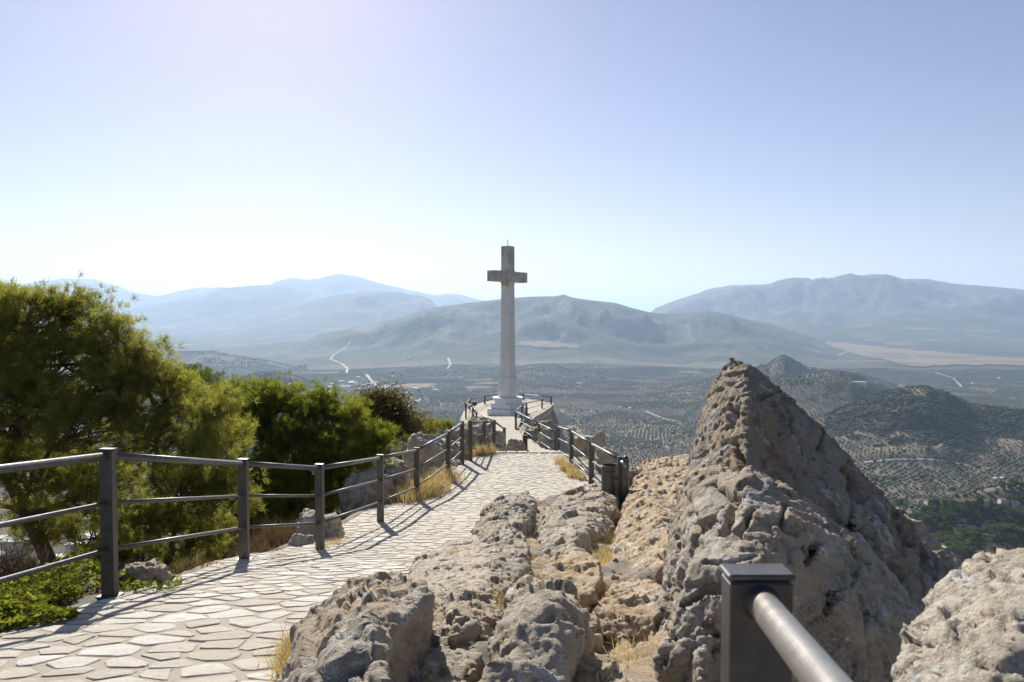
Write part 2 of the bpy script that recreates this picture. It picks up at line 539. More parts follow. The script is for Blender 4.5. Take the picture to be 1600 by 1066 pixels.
def zground(X, Y, noise=True):
    X = np.asarray(X, float); Y = np.asarray(Y, float)
    z = zp(Y).copy()
    # left of the path
    d0 = np.interp(Y, [5.4, 6.4], [1.2, 0.12])
    d = np.maximum(xl(Y) - X, 0)
    a = np.minimum(d, d0) * 0.08
    e = np.maximum(d - d0, 0)
    steep = np.where(Y > 40, 2.2, 0.62)
    z = z - a - steep * e - 0.02 * e * e
    # right: rock field, then the drop
    fe = np.where(Y < 21.2, xf(Y), xr(Y))
    d2 = np.maximum(X - fe, 0)
    steep2 = np.where(Y > 40, 2.6, np.where(Y > 21.2, 1.3, 0.9))
    z = z - steep2 * d2 - 0.02 * d2 * d2
    fld = sstep(0.0, 0.5, X - xr(Y)) * (Y < 21.2)
    z = z + 0.10 * fld
    # end of the ridge
    z = z - np.maximum(Y - 56.5, 0) * 2.5
    if noise:
        p = np.stack([X.ravel(), Y.ravel(), z.ravel()], 1)
        off = np.maximum(fld, np.clip(np.maximum(d * 1.5, d2), 0, 1)) + 0.6 * (Y > 21.2)
        off = np.clip(off, 0, 1).ravel()
        nn = 0.16 * fbm(p * 1.1, 4, 3) + 0.12 * ridged(p * 2.6, 4, 5) - 0.05
        nn = nn + np.clip((d + d2).ravel() - 1.0, 0, 6) * 0.25 * ridged(p * 0.5, 4, 9)
        z = z + (nn * off).reshape(z.shape)
    return z
def grid_mesh(name, xs, ys, zf):
    X, Y = np.meshgrid(xs, ys)
    Z = zf(X, Y)
    V = np.stack([X.ravel(), Y.ravel(), Z.ravel()], 1)
    nx, ny = len(xs), len(ys)
    i = np.arange((ny - 1) * (nx - 1))
    r, c_ = i // (nx - 1), i % (nx - 1)
    a = r * nx + c_
    return mesh_np(name, V, np.stack([a, a + 1, a + nx + 1, a + nx], 1))
xs = np.concatenate([np.linspace(-40, -8, 60), np.linspace(-7.9, 5.5, 280), np.linspace(5.7, 40, 60)])
ys = np.concatenate([np.linspace(-14, 2.0, 40), np.linspace(2.06, 12, 200), np.linspace(12.1, 26, 150), np.linspace(26.2, 75, 190)])
def zlocal(X, Y):
    z = zground(X, Y)
    inside = (X > xl(Y) - 0.05) & (X < xr(Y) + 0.35) & (Y < 21.1)
    z = np.where(inside, z - 0.06, z)
    return z
# ground material: rock, soil and scrub mixed by place
t = NT('hilltop_ground')
n1 = t.noise(0.8, 6, 0.65)
soil = t.mix(t.ramp(t.noise(1.7, 5), [(0.35, 0.0), (0.65, 1.0)]), (0.56, 0.40, 0.25), (0.46, 0.34, 0.23))
soil = t.mix(t.ramp(t.noise(45, 6, 0.8), [(0.4, 0.0), (0.65, 1.0)]), soil, (0.64, 0.54, 0.41))
stone = t.mix(t.noise(5, 8, 0.7), (0.30, 0.27, 0.22), (0.48, 0.44, 0.38))
stone = t.mix(t.ramp(t.noise(3, 8, 0.75), [(0.55, 0.0), (0.62, 0.8)]), stone, (0.14, 0.13, 0.12))
c = t.mix(t.ramp(n1, [(0.45, 0.0), (0.52, 1.0)]), soil, stone)
sx_ = t.t.nodes.new('ShaderNodeSeparateXYZ'); t.set(sx_.inputs[0], t.pos)
wood_ = t.ramp(t.math('ADD', t.math('MULTIPLY', sx_.outputs[0], -0.2), t.math('MULTIPLY', t.noise(0.7, 4), 0.5)), [(0.86, 0.0), (1.0, 1.0)])
litter = t.mix(t.ramp(t.noise(18, 8, 0.8), [(0.4, 0.0), (0.62, 1.0)]), (0.055, 0.045, 0.03), (0.19, 0.14, 0.09))
c = t.mix(wood_, c, litter)
h = t.math('ADD', t.noise(9, 8, 0.75), t.math('MULTIPLY', t.noise(50, 6, 0.8), 0.4))
M['ground'] = t.principled(c, 0.95, normal=t.bump(h, 0.9, 0.06), spec=0.1)
gm = grid_mesh('hilltop_ground', xs, ys, zlocal)
g = link_mesh('ground', gm, M['ground'])
tag(g, 'stony soil of the hilltop around the path and boulders', None, None, 'structure')

# ---------------------------------------------------------------- the paved path
pys = np.concatenate([np.arange(-8, 21.0, 0.12), [21.05]])
rows = []
for Y in pys:
    a, b = float(xl(Y)), float(xr(Y)) + 0.4
    rows.append([(a + (b - a) * k / 24.0, Y) for k in range(25)])
P = np.array(rows).reshape(-1, 2)
pz = zp(P[:, 1]) - 0.0025 + 0.002 * vnoise(np.stack([P[:, 0] * 3, P[:, 1] * 3, P[:, 0] * 0], 1), 2)
nr = len(pys)
V = np.concatenate([np.column_stack([P, pz]), np.column_stack([P[-25:, 0], P[-25:, 1] + 0.02, pz[-25:] - 0.6])])
i = np.arange(nr * 24)
r_, c_ = i // 24, i % 24
a = r_ * 25 + c_
# side skirts
Lr = np.arange(nr) * 25
sk = len(V)
V = np.concatenate([V, V[Lr] - [0.03, 0, 0.25]])
k = np.arange(nr - 1)
pm = mesh_np('path', V, [np.stack([a, a + 1, a + 26, a + 25], 1), np.stack([Lr[:-1], Lr[1:], sk + k + 1, sk + k], 1)])
path = link_mesh('path', pm, M['mortar'])
tag(path, 'crazy paved path of pale stones running down to the cross', None, None, 'structure')

def clip_poly(poly, nx, ny, d):
    """keep the part of poly where nx*x+ny*y<=d"""
    out = []
    n = len(poly)
    for i in range(n):
        p, q = poly[i], poly[(i + 1) % n]
        a = nx * p[0] + ny * p[1] - d
        b = nx * q[0] + ny * q[1] - d
        if a <= 0: out.append(p)
        if (a < 0 < b) or (b < 0 < a):
            t_ = a / (a - b)
            out.append((p[0] + (q[0] - p[0]) * t_, p[1] + (q[1] - p[1]) * t_))
    return out
pts = []
tries = 0
while tries < 40000:
    tries += 1
    Y = random.uniform(2.2, 21.2)
    X = random.uniform(float(xl(Y)) - 0.3, float(xr(Y)) + 0.6)
    rr = random.choice((0.13, 0.17, 0.22, 0.26, 0.33)) * random.uniform(0.85, 1.15)
    if all(((X - q[0]) / 1.05) ** 2 + (Y - q[1]) ** 2 > ((rr + q[2]) / 2) ** 2 for q in pts[-99999:] if abs(q[1] - Y) < 0.6):
        pts.append((X, Y, rr))
stones = []
for (X, Y, rr) in pts:
    if not (xl(Y) - 0.02 < X < xr(Y) + 0.3): continue
    poly = [(X - 0.45, Y - 0.45), (X + 0.45, Y - 0.45), (X + 0.45, Y + 0.45), (X - 0.45, Y + 0.45)]
    for (x2, y2, r2) in pts:
        if (x2, y2) == (X, Y) or abs(x2 - X) > 0.95 or abs(y2 - Y) > 0.95: continue
        dx, dy = x2 - X, y2 - Y
        L = math.hypot(dx, dy)
        dx, dy = dx / L, dy / L
        gap = random.choice((0.006, 0.010, 0.016, 0.034)) * random.uniform(0.8, 1.3)
        poly = clip_poly(poly, dx, dy, dx * X + dy * Y + L / 2 - gap)
        if len(poly) < 3: break
    if len(poly) < 3: continue
    poly = clip_poly(poly, 0, 1, 21.02)
    if len(poly) < 3: continue
    poly = [(max(p[0], float(xl(p[1])) + 0.015), p[1]) for p in poly]
    # drop tiny edges, cut the corners, roughen
    q = []
    for i, p in enumerate(poly):
        n_ = poly[(i + 1) % len(poly)]
        if math.hypot(n_[0] - p[0], n_[1] - p[1]) > 0.035: q.append(p)
    if len(q) < 3: continue
    area = 0.5 * abs(sum(q[i][0] * q[(i + 1) % len(q)][1] - q[(i + 1) % len(q)][0] * q[i][1] for i in range(len(q))))
    if area < 0.006: continue
    out = []
    for i, p in enumerate(q):
        a_, b_ = q[i - 1], q[(i + 1) % len(q)]
        for o_, s_ in ((a_, 0.13), (b_, 0.13)):
            s2 = s_ * random.uniform(0.6, 1.3)
            out.append((p[0] + (o_[0] - p[0]) * s2 + random.uniform(-.009, .009), p[1] + (o_[1] - p[1]) * s2 + random.uniform(-.009, .009)))
    stones.append((X, Y, out, area))
stones.sort(key=lambda s_: -s_[3] / (s_[1] ** 3))
def stone_poly(mb, X, Y, poly, seed):
    rnd = random.Random(seed)
    n = len(poly)
    tz = rnd.uniform(0.002, 0.005)
    tx, ty = rnd.uniform(-.012, .012), rnd.uniform(-.012, .012)
    def hz(p): return float(zp(p[1])) + tz + (p[0] - X) * tx + (p[1] - Y) * ty
    top = [(X + (p[0] - X) * 0.955, Y + (p[1] - Y) * 0.955, hz(p) + rnd.uniform(-.0015, .0015)) for p in poly]
    rim = [(p[0], p[1], hz(p) - 0.0025) for p in poly]
    bot = [(p[0], p[1], float(zp(p[1])) - 0.04) for p in poly]
    fs = []
    cpt = [(X, Y, hz((X, Y)) + 0.002)]
    for i in range(n):
        j = (i + 1) % n
        fs += [(3 * n, i, j), (n + i, n + j, j, i), (2 * n + i, 2 * n + j, n + j, n + i)]
    mb.poly(top + rim + bot + cpt, fs)
rest = MB()
for i, (X, Y, poly, area) in enumerate(stones):
    ar = sum(poly[k][0] * poly[(k + 1) % len(poly)][1] - poly[(k + 1) % len(poly)][0] * poly[k][1] for k in range(len(poly)))
    if ar < 0: poly = poly[::-1]
    if i < 300:
        m_ = MB()
        stone_poly(m_, X, Y, poly, i)
        m_.build('paving_stone', M['paver'], path, smooth=False, loc=(X, Y, float(zp(Y))))
    else:
        stone_poly(rest, X, Y, poly, i)
if rest.v:
    o = rest.build('paving_stones', M['paver'], path)
    o['kind'] = 'stuff'
print('stones', len(stones))
# lip of squared stones at the brow of the path
for k in range(7):
    x0 = -0.72 + k * 0.29
    m_ = MB()
    m_.box((x0 + 0.13, 21.0, -3.72), (0.26 + random.uniform(-.02, .02), 0.22, 0.12), bevel=0.012)
    m_.build('edge_stone', M['paver'], path)

# ================================================================ rocks
DG = None
def remesh(hulls, voxel, smooth=0):
    bm = bmesh.new()
    for pts_ in hulls:
        vs_ = [bm.verts.new(p) for p in pts_]
        r = bmesh.ops.convex_hull(bm, input=vs_)
        junk = [v for v in vs_ if v.is_valid and not v.link_faces]
        bmesh.ops.delete(bm, geom=junk, context='VERTS')
    bmesh.ops.recalc_face_normals(bm, faces=bm.faces)
    me = bpy.data.meshes.new('tmp')
    bm.to_mesh(me)
    bm.free()
    o = bpy.data.objects.new('tmp', me)
    COL.objects.link(o)
    md = o.modifiers.new('r', 'REMESH')
    md.mode = 'VOXEL'
    md.voxel_size = voxel
    md.adaptivity = 0.0
    dg = bpy.context.evaluated_depsgraph_get()
    dg.update()
    ev = o.evaluated_get(dg)
    em = ev.to_mesh()
    n = len(em.vertices)
    V = np.empty(n * 3); em.vertices.foreach_get('co', V); V = V.reshape(-1, 3)
    fl = np.empty(len(em.loops), dtype=np.int32); em.loops.foreach_get('vertex_index', fl)
    tot = np.empty(len(em.polygons), dtype=np.int32); em.polygons.foreach_get('loop_total', tot)
    Q = fl.reshape(-1, 4) if (tot == 4).all() else None
    ev.to_mesh_clear()
    bpy.data.objects.remove(o)
    bpy.data.meshes.remove(me)
    return V, Q
def vnormals(V, Q):
    fn = np.cross(V[Q[:, 2]] - V[Q[:, 0]], V[Q[:, 3]] - V[Q[:, 1]])
    N = np.zeros_like(V)
    for k in range(4):
        for ax in range(3):
            N[:, ax] += np.bincount(Q[:, k], fn[:, ax], minlength=len(V))
    L = np.linalg.norm(N, axis=1, keepdims=True)
    return N / np.maximum(L, 1e-9)
def laplace(V, Q, it=1):
    for _ in range(it):
        A = np.zeros_like(V)
        cnt = np.bincount(Q.ravel(), minlength=len(V))[:, None] * 2.0
        for k in range(4):
            nb = V[Q[:, (k + 1) % 4]] + V[Q[:, (k + 3) % 4]]
            for ax in range(3):
                A[:, ax] += np.bincount(Q[:, k], nb[:, ax], minlength=len(V))
        V = 0.4 * V + 0.6 * A / np.maximum(cnt, 1)
    return V
def rock_shape(V, Q, size, rough=1.0, seed=0, strata=0.0, fine=1.0, smooth=1):
    """displace a remeshed hull: big facets, broken steps, pits"""
    if smooth: V = laplace(V, Q, smooth)
    N = vnormals(V, Q)
    s = size
    P_ = V + 0.07 * s * np.stack([vnoise(V * 3 / s, seed + 40), vnoise(V * 3 / s, seed + 41), vnoise(V * 3 / s, seed + 42)], 1)
    P_ = P_ + 0.012 * np.stack([vnoise(V * 14, seed + 43), vnoise(V * 14, seed + 44), vnoise(V * 14, seed + 45)], 1)
    st_ = np.array([1.0, 0.8, 1.5])
    d = 0.062 * s * facets(P_ * 2.4 / s * st_, seed + 1, 1.0)
    d = d + 0.034 * s * facets(P_ * 5.5 / s * st_, seed + 5, 1.0)
    d = d + 0.016 * s * facets(P_ * 13.0 / s * st_, seed + 9, 1.0)
    d = d + 0.030 * s * fbm(V * 1.7 / s, 5, seed + 2, 0.6)
    # a few deep cracks
    cr = np.abs(vnoise(P_ * 2.2 / s + 7.7, seed + 6))
    d = d - 0.05 * s * (1 - sstep(0.0, 0.045, cr)) * sstep(-0.1, 0.3, vnoise(V * 1.5 / s, seed + 7))
    if strata:
        q = V @ np.array([0.25, 0.35, 1.0]) * 5.5 / s + 0.6 * vnoise(V * 2.0 / s, seed + 8)
        tri = np.abs((q % 1.0) - 0.5) * 2
        d = d - strata * 0.035 * s * sstep(0.7, 1.0, tri)
    V2 = V + N * (d * rough)[:, None]
    N2 = vnormals(V2, Q)
    p = V2
    m_ = 0.45 + 0.55 * sstep(-0.25, 0.35, vnoise(p * 2.1, seed + 15))
    d2 = (0.008 * ridged(p * 12, 4, seed + 11, 0.7) + 0.008 * fbm(p * 26, 3, seed + 12, 0.7) + 0.008 * facets(p * 17, seed + 16) + 0.005 * facets(p * 38, seed + 17)) * m_
    g1, g2, _c = worley(p * 24, seed + 13)
    d2 = d2 - 0.016 * np.clip(0.33 - g1, 0, 1) / 0.33 * (vnoise(p * 3.4, seed + 14) > 0.2)
    return V2 + N2 * (d2 * fine * min(1.0, s * 1.6))[:, None]
def carve(V, Q, cuts):
    """cut clefts and hollows into the side of the rock that faces the path; cuts: (polyline, half width px, depth m)"""
    N = vnormals(V, Q)
    yc = V[:, 1] * CP - V[:, 2] * SP
    px = 800 + F * V[:, 0] / yc
    py = 533 - F * (V[:, 1] * SP + V[:, 2] * CP) / yc
    face = (-(N * V).sum(1) / np.linalg.norm(V, axis=1)) > -0.15
    wob = 5.0 * vnoise(V * 9, 3)
    wob2 = 5.0 * vnoise(V * 9, 4)
    d = np.zeros(len(V))
    for (pl, hw, dep) in cuts:
        best = np.full(len(V), 1e9)
        for (a, b) in zip(pl[:-1], pl[1:]):
            ax, ay, bx, by = a[0], a[1], b[0], b[1]
            L2 = (bx - ax) ** 2 + (by - ay) ** 2 + 1e-9
            t_ = np.clip(((px + wob - ax) * (bx - ax) + (py + wob2 - ay) * (by - ay)) / L2, 0, 1)
            best = np.minimum(best, np.hypot(px + wob - ax - t_ * (bx - ax), py + wob2 - ay - t_ * (by - ay)))
        d = np.maximum(d, dep * (1 - sstep(0.35 * hw, hw, best)))
    return V - N * (d * face)[:, None]
def make_rock(name, hulls, voxel, size, mat, label, cat='rock', group=None, rough=1.0, seed=0, strata=0.0, kind=None, fine=1.0, smooth=1, cuts=None):
    V, Q = remesh(hulls, voxel)
    if cuts: V = carve(V, Q, cuts)
    V = rock_shape(V, Q, size, rough, seed, strata, fine, smooth)
    c0 = np.array([V[:, 0].mean(), V[:, 1].mean(), V[:, 2].min()])
    me = mesh_np(name, V - c0, Q, smooth=True)
    o = link_mesh(name, me, mat, None, Vector(c0))
    return tag(o, label, cat, group, kind)
def boulder(pts_, mat, label, voxel=0.02, size=0.6, rough=1.0, seed=0, group='boulders between the path and the crag', base=0.25, strata=0.0, spread=0.04, extra=None):
    """pts_: (px, py, lift above the path profile); the hull goes straight down below the ground"""
    top = [hitg(*p) for p in pts_]
    cx = sum(p.x for p in top) / len(top); cyy = sum(p.y for p in top) / len(top)
    allp = []
    for p in top:
        allp.append(p)
        gz = float(zp(p.y)) - base
        allp.append(Vector((p.x + (p.x - cx) * spread, p.y + (p.y - cyy) * spread, gz)))
    hs = [allp] + (extra or [])
    return make_rock('boulder', hs, voxel, size, mat, label, 'boulder', group, rough, seed, strata)

R, RW, RG, RP = M['rock'], M['rock_warm'], M['rock_grey'], M['rock_pale']
boulder([(448, 1040, .10), (460, 985, .14), (515, 938, .24), (560, 908, .30), (600, 898, .36), (565, 960, .42), (520, 1010, .36), (600, 1066, .36), (520, 1110, .30), (450, 1110, .1)], RG,
        'large dark pitted boulder at the bottom left corner of the rock field, beside the path', 0.012, 0.75, 0.8, 101)
boulder([(585, 905, .30), (625, 896, .36), (660, 905, .40), (674, 925, .40), (668, 955, .34), (640, 985, .28), (590, 1000, .38), (575, 950, .42)], R,
        'rounded grey boulder with a pockmarked crest just left of centre foreground', 0.012, 0.45, 1.1, 2)
boulder([(640, 900, .10), (655, 868, .10), (700, 848, .10), (745, 838, .13), (782, 858, .18), (788, 880, .18), (745, 925, .22), (690, 945, .18), (655, 925, .16)], RP,
        'broad smooth pale slab lying flush with the paving', 0.014, 0.8, 0.45, 3)
boulder([(742, 828, .18), (757, 795, .22), (785, 774, .25), (822, 770, .27), (838, 782, .25), (832, 808, .22), (800, 838, .25), (778, 862, .16), (765, 850, .16)], RG,
        'dark shadowed boulder at the upper edge of the rock field near the path', 0.016, 0.7, 1.1, 4)
boulder([(748, 918, .20), (768, 882, .24), (800, 842, .28), (815, 832, .28), (826, 850, .26), (824, 885, .20), (800, 915, .16), (770, 940, .14)], R,
        'narrow upright boulder leaning over the grassy crack', 0.013, 0.5, 1.0, 5)
boulder([(600, 1000, .16), (640, 965, .2), (700, 945, .24), (750, 940, .24), (765, 965, .2), (762, 1010, .16), (720, 1080, .16), (620, 1110, .14)], R,
        'low broken rock mass with many small lumps, in the bottom centre left', 0.011, 0.42, 1.25, 6)
boulder([(690, 935, .26), (720, 920, .30), (748, 925, .28), (775, 940, .24), (780, 985, .18), (755, 1000, .16), (710, 990, .22)], R,
        'small lumpy boulder behind the broken rock mass', 0.012, 0.35, 1.4, 7)
boulder([(815, 915, .30), (828, 903, .32), (865, 908, .34), (905, 925, .34), (917, 945, .30), (905, 975, .26), (880, 1030, .22), (862, 1090, .2), (740, 1100, .2), (765, 1030, .3), (790, 965, .34), (835, 945, .40), (870, 950, .38)], R,
        'large angular block with a shaded front face in the centre foreground', 0.013, 0.7, 0.85, 8)
boulder([(845, 905, .24), (868, 880, .30), (895, 850, .34), (915, 858, .34), (940, 880, .30), (938, 905, .26), (922, 935, .2), (900, 935, .16), (865, 915, .2)], RW,
        'pointed tan boulder behind the large angular block', 0.013, 0.5, 0.8, 9)
boulder([(843, 845, .18), (852, 810, .24), (872, 775, .28), (905, 762, .30), (955, 757, .30), (966, 775, .26), (962, 812, .22), (948, 838, .18), (905, 840, .26), (870, 868, .14), (850, 865, .14)], R,
        'wide flat topped boulder below the litter bin', 0.018, 0.9, 0.9, 10)
boulder([(828, 893, .12), (850, 868, .16), (868, 868, .18), (870, 890, .14), (850, 905, .1)], R,
        'small wedge shaped stone in the grassy crack', 0.012, 0.25, 0.9, 11)
boulder([(975, 800, .26), (984, 765, .30), (1000, 757, .34), (1035, 775, .40), (1062, 800, .46), (1056, 850, .34), (1040, 890, .24), (1000, 905, .16), (962, 888, .14), (962, 840, .2)], RW,
        'long sunlit slab to the left of the crag', 0.016, 0.8, 0.9, 12)
boulder([(985, 745, .40), (995, 728, .46), (1030, 716, .55), (1076, 710, .62), (1082, 735, .55), (1075, 790, .45), (1048, 795, .4), (1010, 765, .36)], RW,
        'tall rounded rock with a hollow, behind the left foot of the crag', 0.02, 0.8, 1.2, 13)
boulder([(925, 960, .14), (945, 920, .16), (985, 905, .2), (1030, 915, .22), (1035, 960, .16), (1015, 990, .08), (960, 1000, .05), (930, 985, .08)], RW,
        'low orange tinted slab on the bare soil beside the crag', 0.012, 0.45, 0.9, 14)
boulder([(862, 1055, .10), (880, 1035, .14), (930, 1040, .13), (985, 1050, .12), (1000, 1075, .1), (960, 1110, .06), (870, 1110, .05)], RW,
        'flat broken ledge stone at the bottom edge, in front of the bare soil', 0.01, 0.35, 1.0, 15)
boulder([(895, 975, .12), (915, 955, .16), (935, 965, .14), (940, 995, .08), (900, 1010, .06)], R,
        'small brown stone wedged beside the large angular block', 0.01, 0.25, 1.0, 16)
boulder([(975, 985, .08), (1005, 975, .1), (1020, 990, .07), (1000, 1003, .03), (975, 1003, .03)], RW,
        'thin loose stone lying on the bare soil', 0.009, 0.18, 0.8, 17)

# right foreground rock, cut by the frame
def P3(l): return [at(*p) for p in l]
make_rock('boulder', [P3([(1392, 1130, 1.55), (1425, 985, 1.75), (1450, 935, 1.85), (1478, 893, 2.0), (1540, 885, 2.1), (1572, 862, 2.1), (1640, 855, 2.1), (1780, 850, 2.1),
                      (1500, 1000, 1.55), (1600, 960, 1.5), (1700, 1000, 1.4), (1480, 1150, 1.35), (1800, 1250, 1.3), (1400, 1700, 1.5), (1800, 1900, 2.3), (1480, 1900, 2.3), (1800, 1900, 1.5)])],
          0.009, 0.5, RP, 'sunlit pale pitted rock filling the bottom right corner', 'boulder', None, 0.7, 21)

# the crag
hA = P3([(1128, 572, 5.6), (1141, 560, 5.6), (1158, 556, 5.5), (1178, 566, 5.5), (1207, 592, 5.5), (1245, 625, 5.55), (1290, 672, 5.6), (1340, 735, 5.7), (1388, 795, 5.7),
         (1114, 596, 5.6), (1094, 660, 5.45), (1075, 720, 5.25), (1058, 790, 4.95), (1040, 900, 4.45), (1168, 606, 5.1), (1170, 660, 4.75), (1165, 735, 4.35),
         (1300, 860, 4.9), (1400, 950, 4.9), (1200, 1000, 4.3), (1380, 1000, 4.8), (1060, 1150, 4.2), (1400, 1200, 4.8), (1200, 700, 6.4), (1320, 820, 6.4), (1120, 900, 6.2)])
hA2 = P3([(1335, 728, 5.7), (1390, 795, 5.7), (1430, 835, 5.7), (1470, 862, 5.75), (1494, 885, 5.8), (1500, 930, 5.7), (1430, 960, 4.8), (1330, 850, 4.75), (1400, 1200, 4.8), (1520, 1150, 5.4), (1400, 900, 6.3)])
hB = P3([(1178, 732, 4.45), (1255, 776, 4.35), (1310, 820, 4.3), (1352, 842, 4.25), (1408, 918, 4.15), (1448, 966, 4.15), (1168, 738, 4.15), (1190, 742, 4.15), (1245, 785, 4.05), (1300, 830, 4.0), (1335, 848, 3.95), (1345, 885, 3.85), (1400, 930, 3.85), (1440, 975, 3.85),
         (1130, 800, 3.85), (1105, 850, 3.6), (1080, 880, 3.45), (1240, 810, 3.72), (1200, 845, 3.45), (1160, 865, 3.30), (1058, 960, 3.35), (1010, 1090, 3.1),
         (1300, 900, 3.55), (1180, 880, 3.22), (1420, 1010, 3.6), (1380, 1150, 3.3), (1180, 1150, 3.02), (1010, 1250, 3.0), (1450, 1300, 3.5), (1300, 1200, 4.6), (1100, 1200, 4.5)])
hC = P3([(1058, 790, 4.95), (1085, 700, 5.3), (1150, 745, 4.45), (1168, 752, 4.3), (1130, 800, 4.0), (1112, 880, 3.6), (1100, 960, 3.25), (1095, 1060, 2.95), (1042, 860, 4.65), (1028, 930, 4.3),
         (1014, 1000, 4.0), (1002, 1090, 3.75), (1000, 1250, 3.6), (1100, 1250, 2.85), (1200, 1000, 4.5), (1200, 1250, 3.6)])
crag = empty('crag', (1.2, 4.4, -2.6), 'tall pointed limestone crag with shaded face, rising right of centre', 'crag')
cutsA = [([(1152, 640), (1140, 672)], 7, 0.05), ([(1150, 700), (1168, 745)], 9, 0.07), ([(1322, 735), (1330, 760), (1345, 785)], 11, 0.10), ([(1395, 800), (1410, 835), (1425, 850)], 9, 0.08),
         ([(1290, 668), (1283, 700), (1296, 720)], 5, 0.05), ([(1225, 640), (1250, 690), (1262, 730)], 4, 0.035), ([(1350, 860), (1385, 880), (1400, 900)], 14, 0.09), ([(1190, 620), (1230, 612)], 4, 0.03),
         ([(1200, 700), (1240, 745)], 5, 0.035), ([(1440, 860), (1460, 900)], 8, 0.07), ([(1310, 690), (1322, 700)], 4, 0.06), ([(1345, 738), (1360, 752)], 4, 0.06), ([(1236, 622), (1246, 632)], 4, 0.05)]
cutsB = [([(1066, 944), (1084, 934), (1098, 922), (1132, 909)], 3.2, 0.05), ([(1258, 878), (1266, 862), (1276, 850)], 3.5, 0.05), ([(1345, 930), (1354, 965), (1352, 1000), (1362, 1030)], 4, 0.05),
         ([(1100, 876), (1130, 880), (1180, 872)], 5, 0.06), ([(1125, 760), (1150, 790), (1128, 830)], 8, 0.07), ([(1180, 800), (1150, 830), (1190, 845)], 5, 0.04), ([(1060, 830), (1045, 900), (1040, 960)], 5, 0.05),
         ([(1080, 780), (1095, 820)], 8, 0.05), ([(1340, 862), (1352, 880)], 5, 0.06), ([(1100, 975), (1125, 1000), (1110, 1040)], 4, 0.035), ([(1290, 960), (1320, 930)], 2.5, 0.03), ([(1400, 935), (1420, 950)], 3, 0.05),
         ([(1230, 790), (1215, 815), (1240, 830)], 5, 0.04), ([(1060, 1000), (1040, 1040)], 6, 0.05)]
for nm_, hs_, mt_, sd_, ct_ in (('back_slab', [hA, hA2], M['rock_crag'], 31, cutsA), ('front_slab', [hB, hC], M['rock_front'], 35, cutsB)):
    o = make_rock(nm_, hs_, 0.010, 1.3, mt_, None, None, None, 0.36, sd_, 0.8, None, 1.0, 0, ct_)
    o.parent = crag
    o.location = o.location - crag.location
make_rock('boulder', [P3([(1425, 812, 6.3), (1440, 815, 6.3), (1470, 850, 6.4), (1500, 885, 6.6), (1440, 900, 6.0), (1410, 850, 6.0), (1500, 1000, 6.3), (1420, 1000, 6.0), (1450, 900, 7.0)])],
          0.02, 0.5, R, 'brown rock rib peeping out behind the right foot of the crag', 'boulder', None, 1.0, 33)

# rocks outside the left railing and along the ridge, built where they stand
def rock_at(px, py, Y, wpx, hpx, mat, label, group, seed, voxel=None, depth=None, rough=1.25, name='boulder'):
    c0 = at(px, py, Y)
    wx, hz_ = wpx * Y / F / 2, hpx * Y / F / 2
    dy = depth or wx * 0.9
    rnd = random.Random(seed)
    hull = []
    for k in range(16):
        th = rnd.uniform(0, 2 * math.pi); ph = rnd.uniform(-0.5, 1.2)
        e = rnd.uniform(0.85, 1.1)
        hull.append(Vector((c0.x + wx * math.cos(th) * math.cos(ph) ** 0.6 * e, c0.y + dy * math.sin(th) * abs(math.cos(ph)) ** 0.6 * e, c0.z + hz_ * math.sin(ph) * 1.05)))
    for k in range(6):
        th = k * math.pi / 3
        hull.append(Vector((c0.x + wx * math.cos(th) * 1.05, c0.y + dy * math.sin(th) * 1.05, c0.z - hz_ * 2.0)))
    s_ = max(wx, hz_) * 1.7
    return make_rock(name, [hull], voxel or max(0.012, s_ / 34), s_, mat, label, 'boulder', group, rough, seed)
GL = 'rocks outside the left railing'
rock_at(225, 905, 6.3, 90, 55, R, 'low pale rock beside the first left railing post with greenery on it', GL, 51)
rock_at(500, 832, 10.6, 90, 62, R, 'grey rock just outside the railing between its third and fourth posts', GL, 52)
rock_at(470, 850, 9.9, 44, 36, RG, 'small dark rock at the foot of the grey rock by the third post', GL, 53)
rock_at(575, 768, 14.5, 90, 62, RG, 'dark grey rock behind the fourth post of the left railing', GL, 54)
rock_at(612, 752, 15.2, 60, 60, R, 'light grey rock with dry grass in front, behind the fourth and fifth posts', GL, 55)
rock_at(590, 735, 18.0, 90, 46, R, 'grey rock ledge above the dry grass clump', GL, 56)
rock_at(680, 712, 20.5, 90, 74, R, 'large grey rock outcrop behind the sixth post of the left railing', GL, 57)
rock_at(640, 705, 23, 60, 34, RG, 'dark outcrop below the brown tree', GL, 58)
rock_at(706, 735, 19.0, 40, 34, R, 'small rock between the outcrop and the path edge', GL, 59)
rock_at(748, 690, 27, 70, 66, R, 'rock wall under the left side of the ridge, behind the railing corner', GL, 60)
rock_at(722, 690, 26, 50, 50, RG, 'dark rock at the left end of the ridge', GL, 61)
GR = 'rocks on the ridge below the cross'
rock_at(806, 700, 22.8, 32, 26, R, 'pointed sunlit rock just beyond the brow of the path', GR, 62)
rock_at(775, 694, 26, 34, 44, R, 'rock under the ridge path, left of the pointed rock', GR, 63)
rock_at(855, 690, 30, 30, 46, RG, 'dark rock face right of the ridge path', GR, 64)
rock_at(836, 680, 37, 40, 30, R, 'rock supporting the right side of the ridge path', GR, 65)
rock_at(852, 668, 46, 34, 26, R, 'brown rock below the viewing platform', GR, 66)
rock_at(745, 668, 42, 40, 34, R, 'grey rock below the left side of the viewing platform', GR, 67)
GF = 'rocks outside the right railing'
rock_at(915, 712, 20.5, 50, 70, RW, 'tan rock slab behind the right railing', GF, 68)
rock_at(950, 728, 18.0, 46, 64, R, 'upright grey rock behind the right railing next to the litter bin', GF, 69)
rock_at(900, 745, 18.5, 36, 40, RG, 'low dark rock at the foot of the right railing', GF, 70)
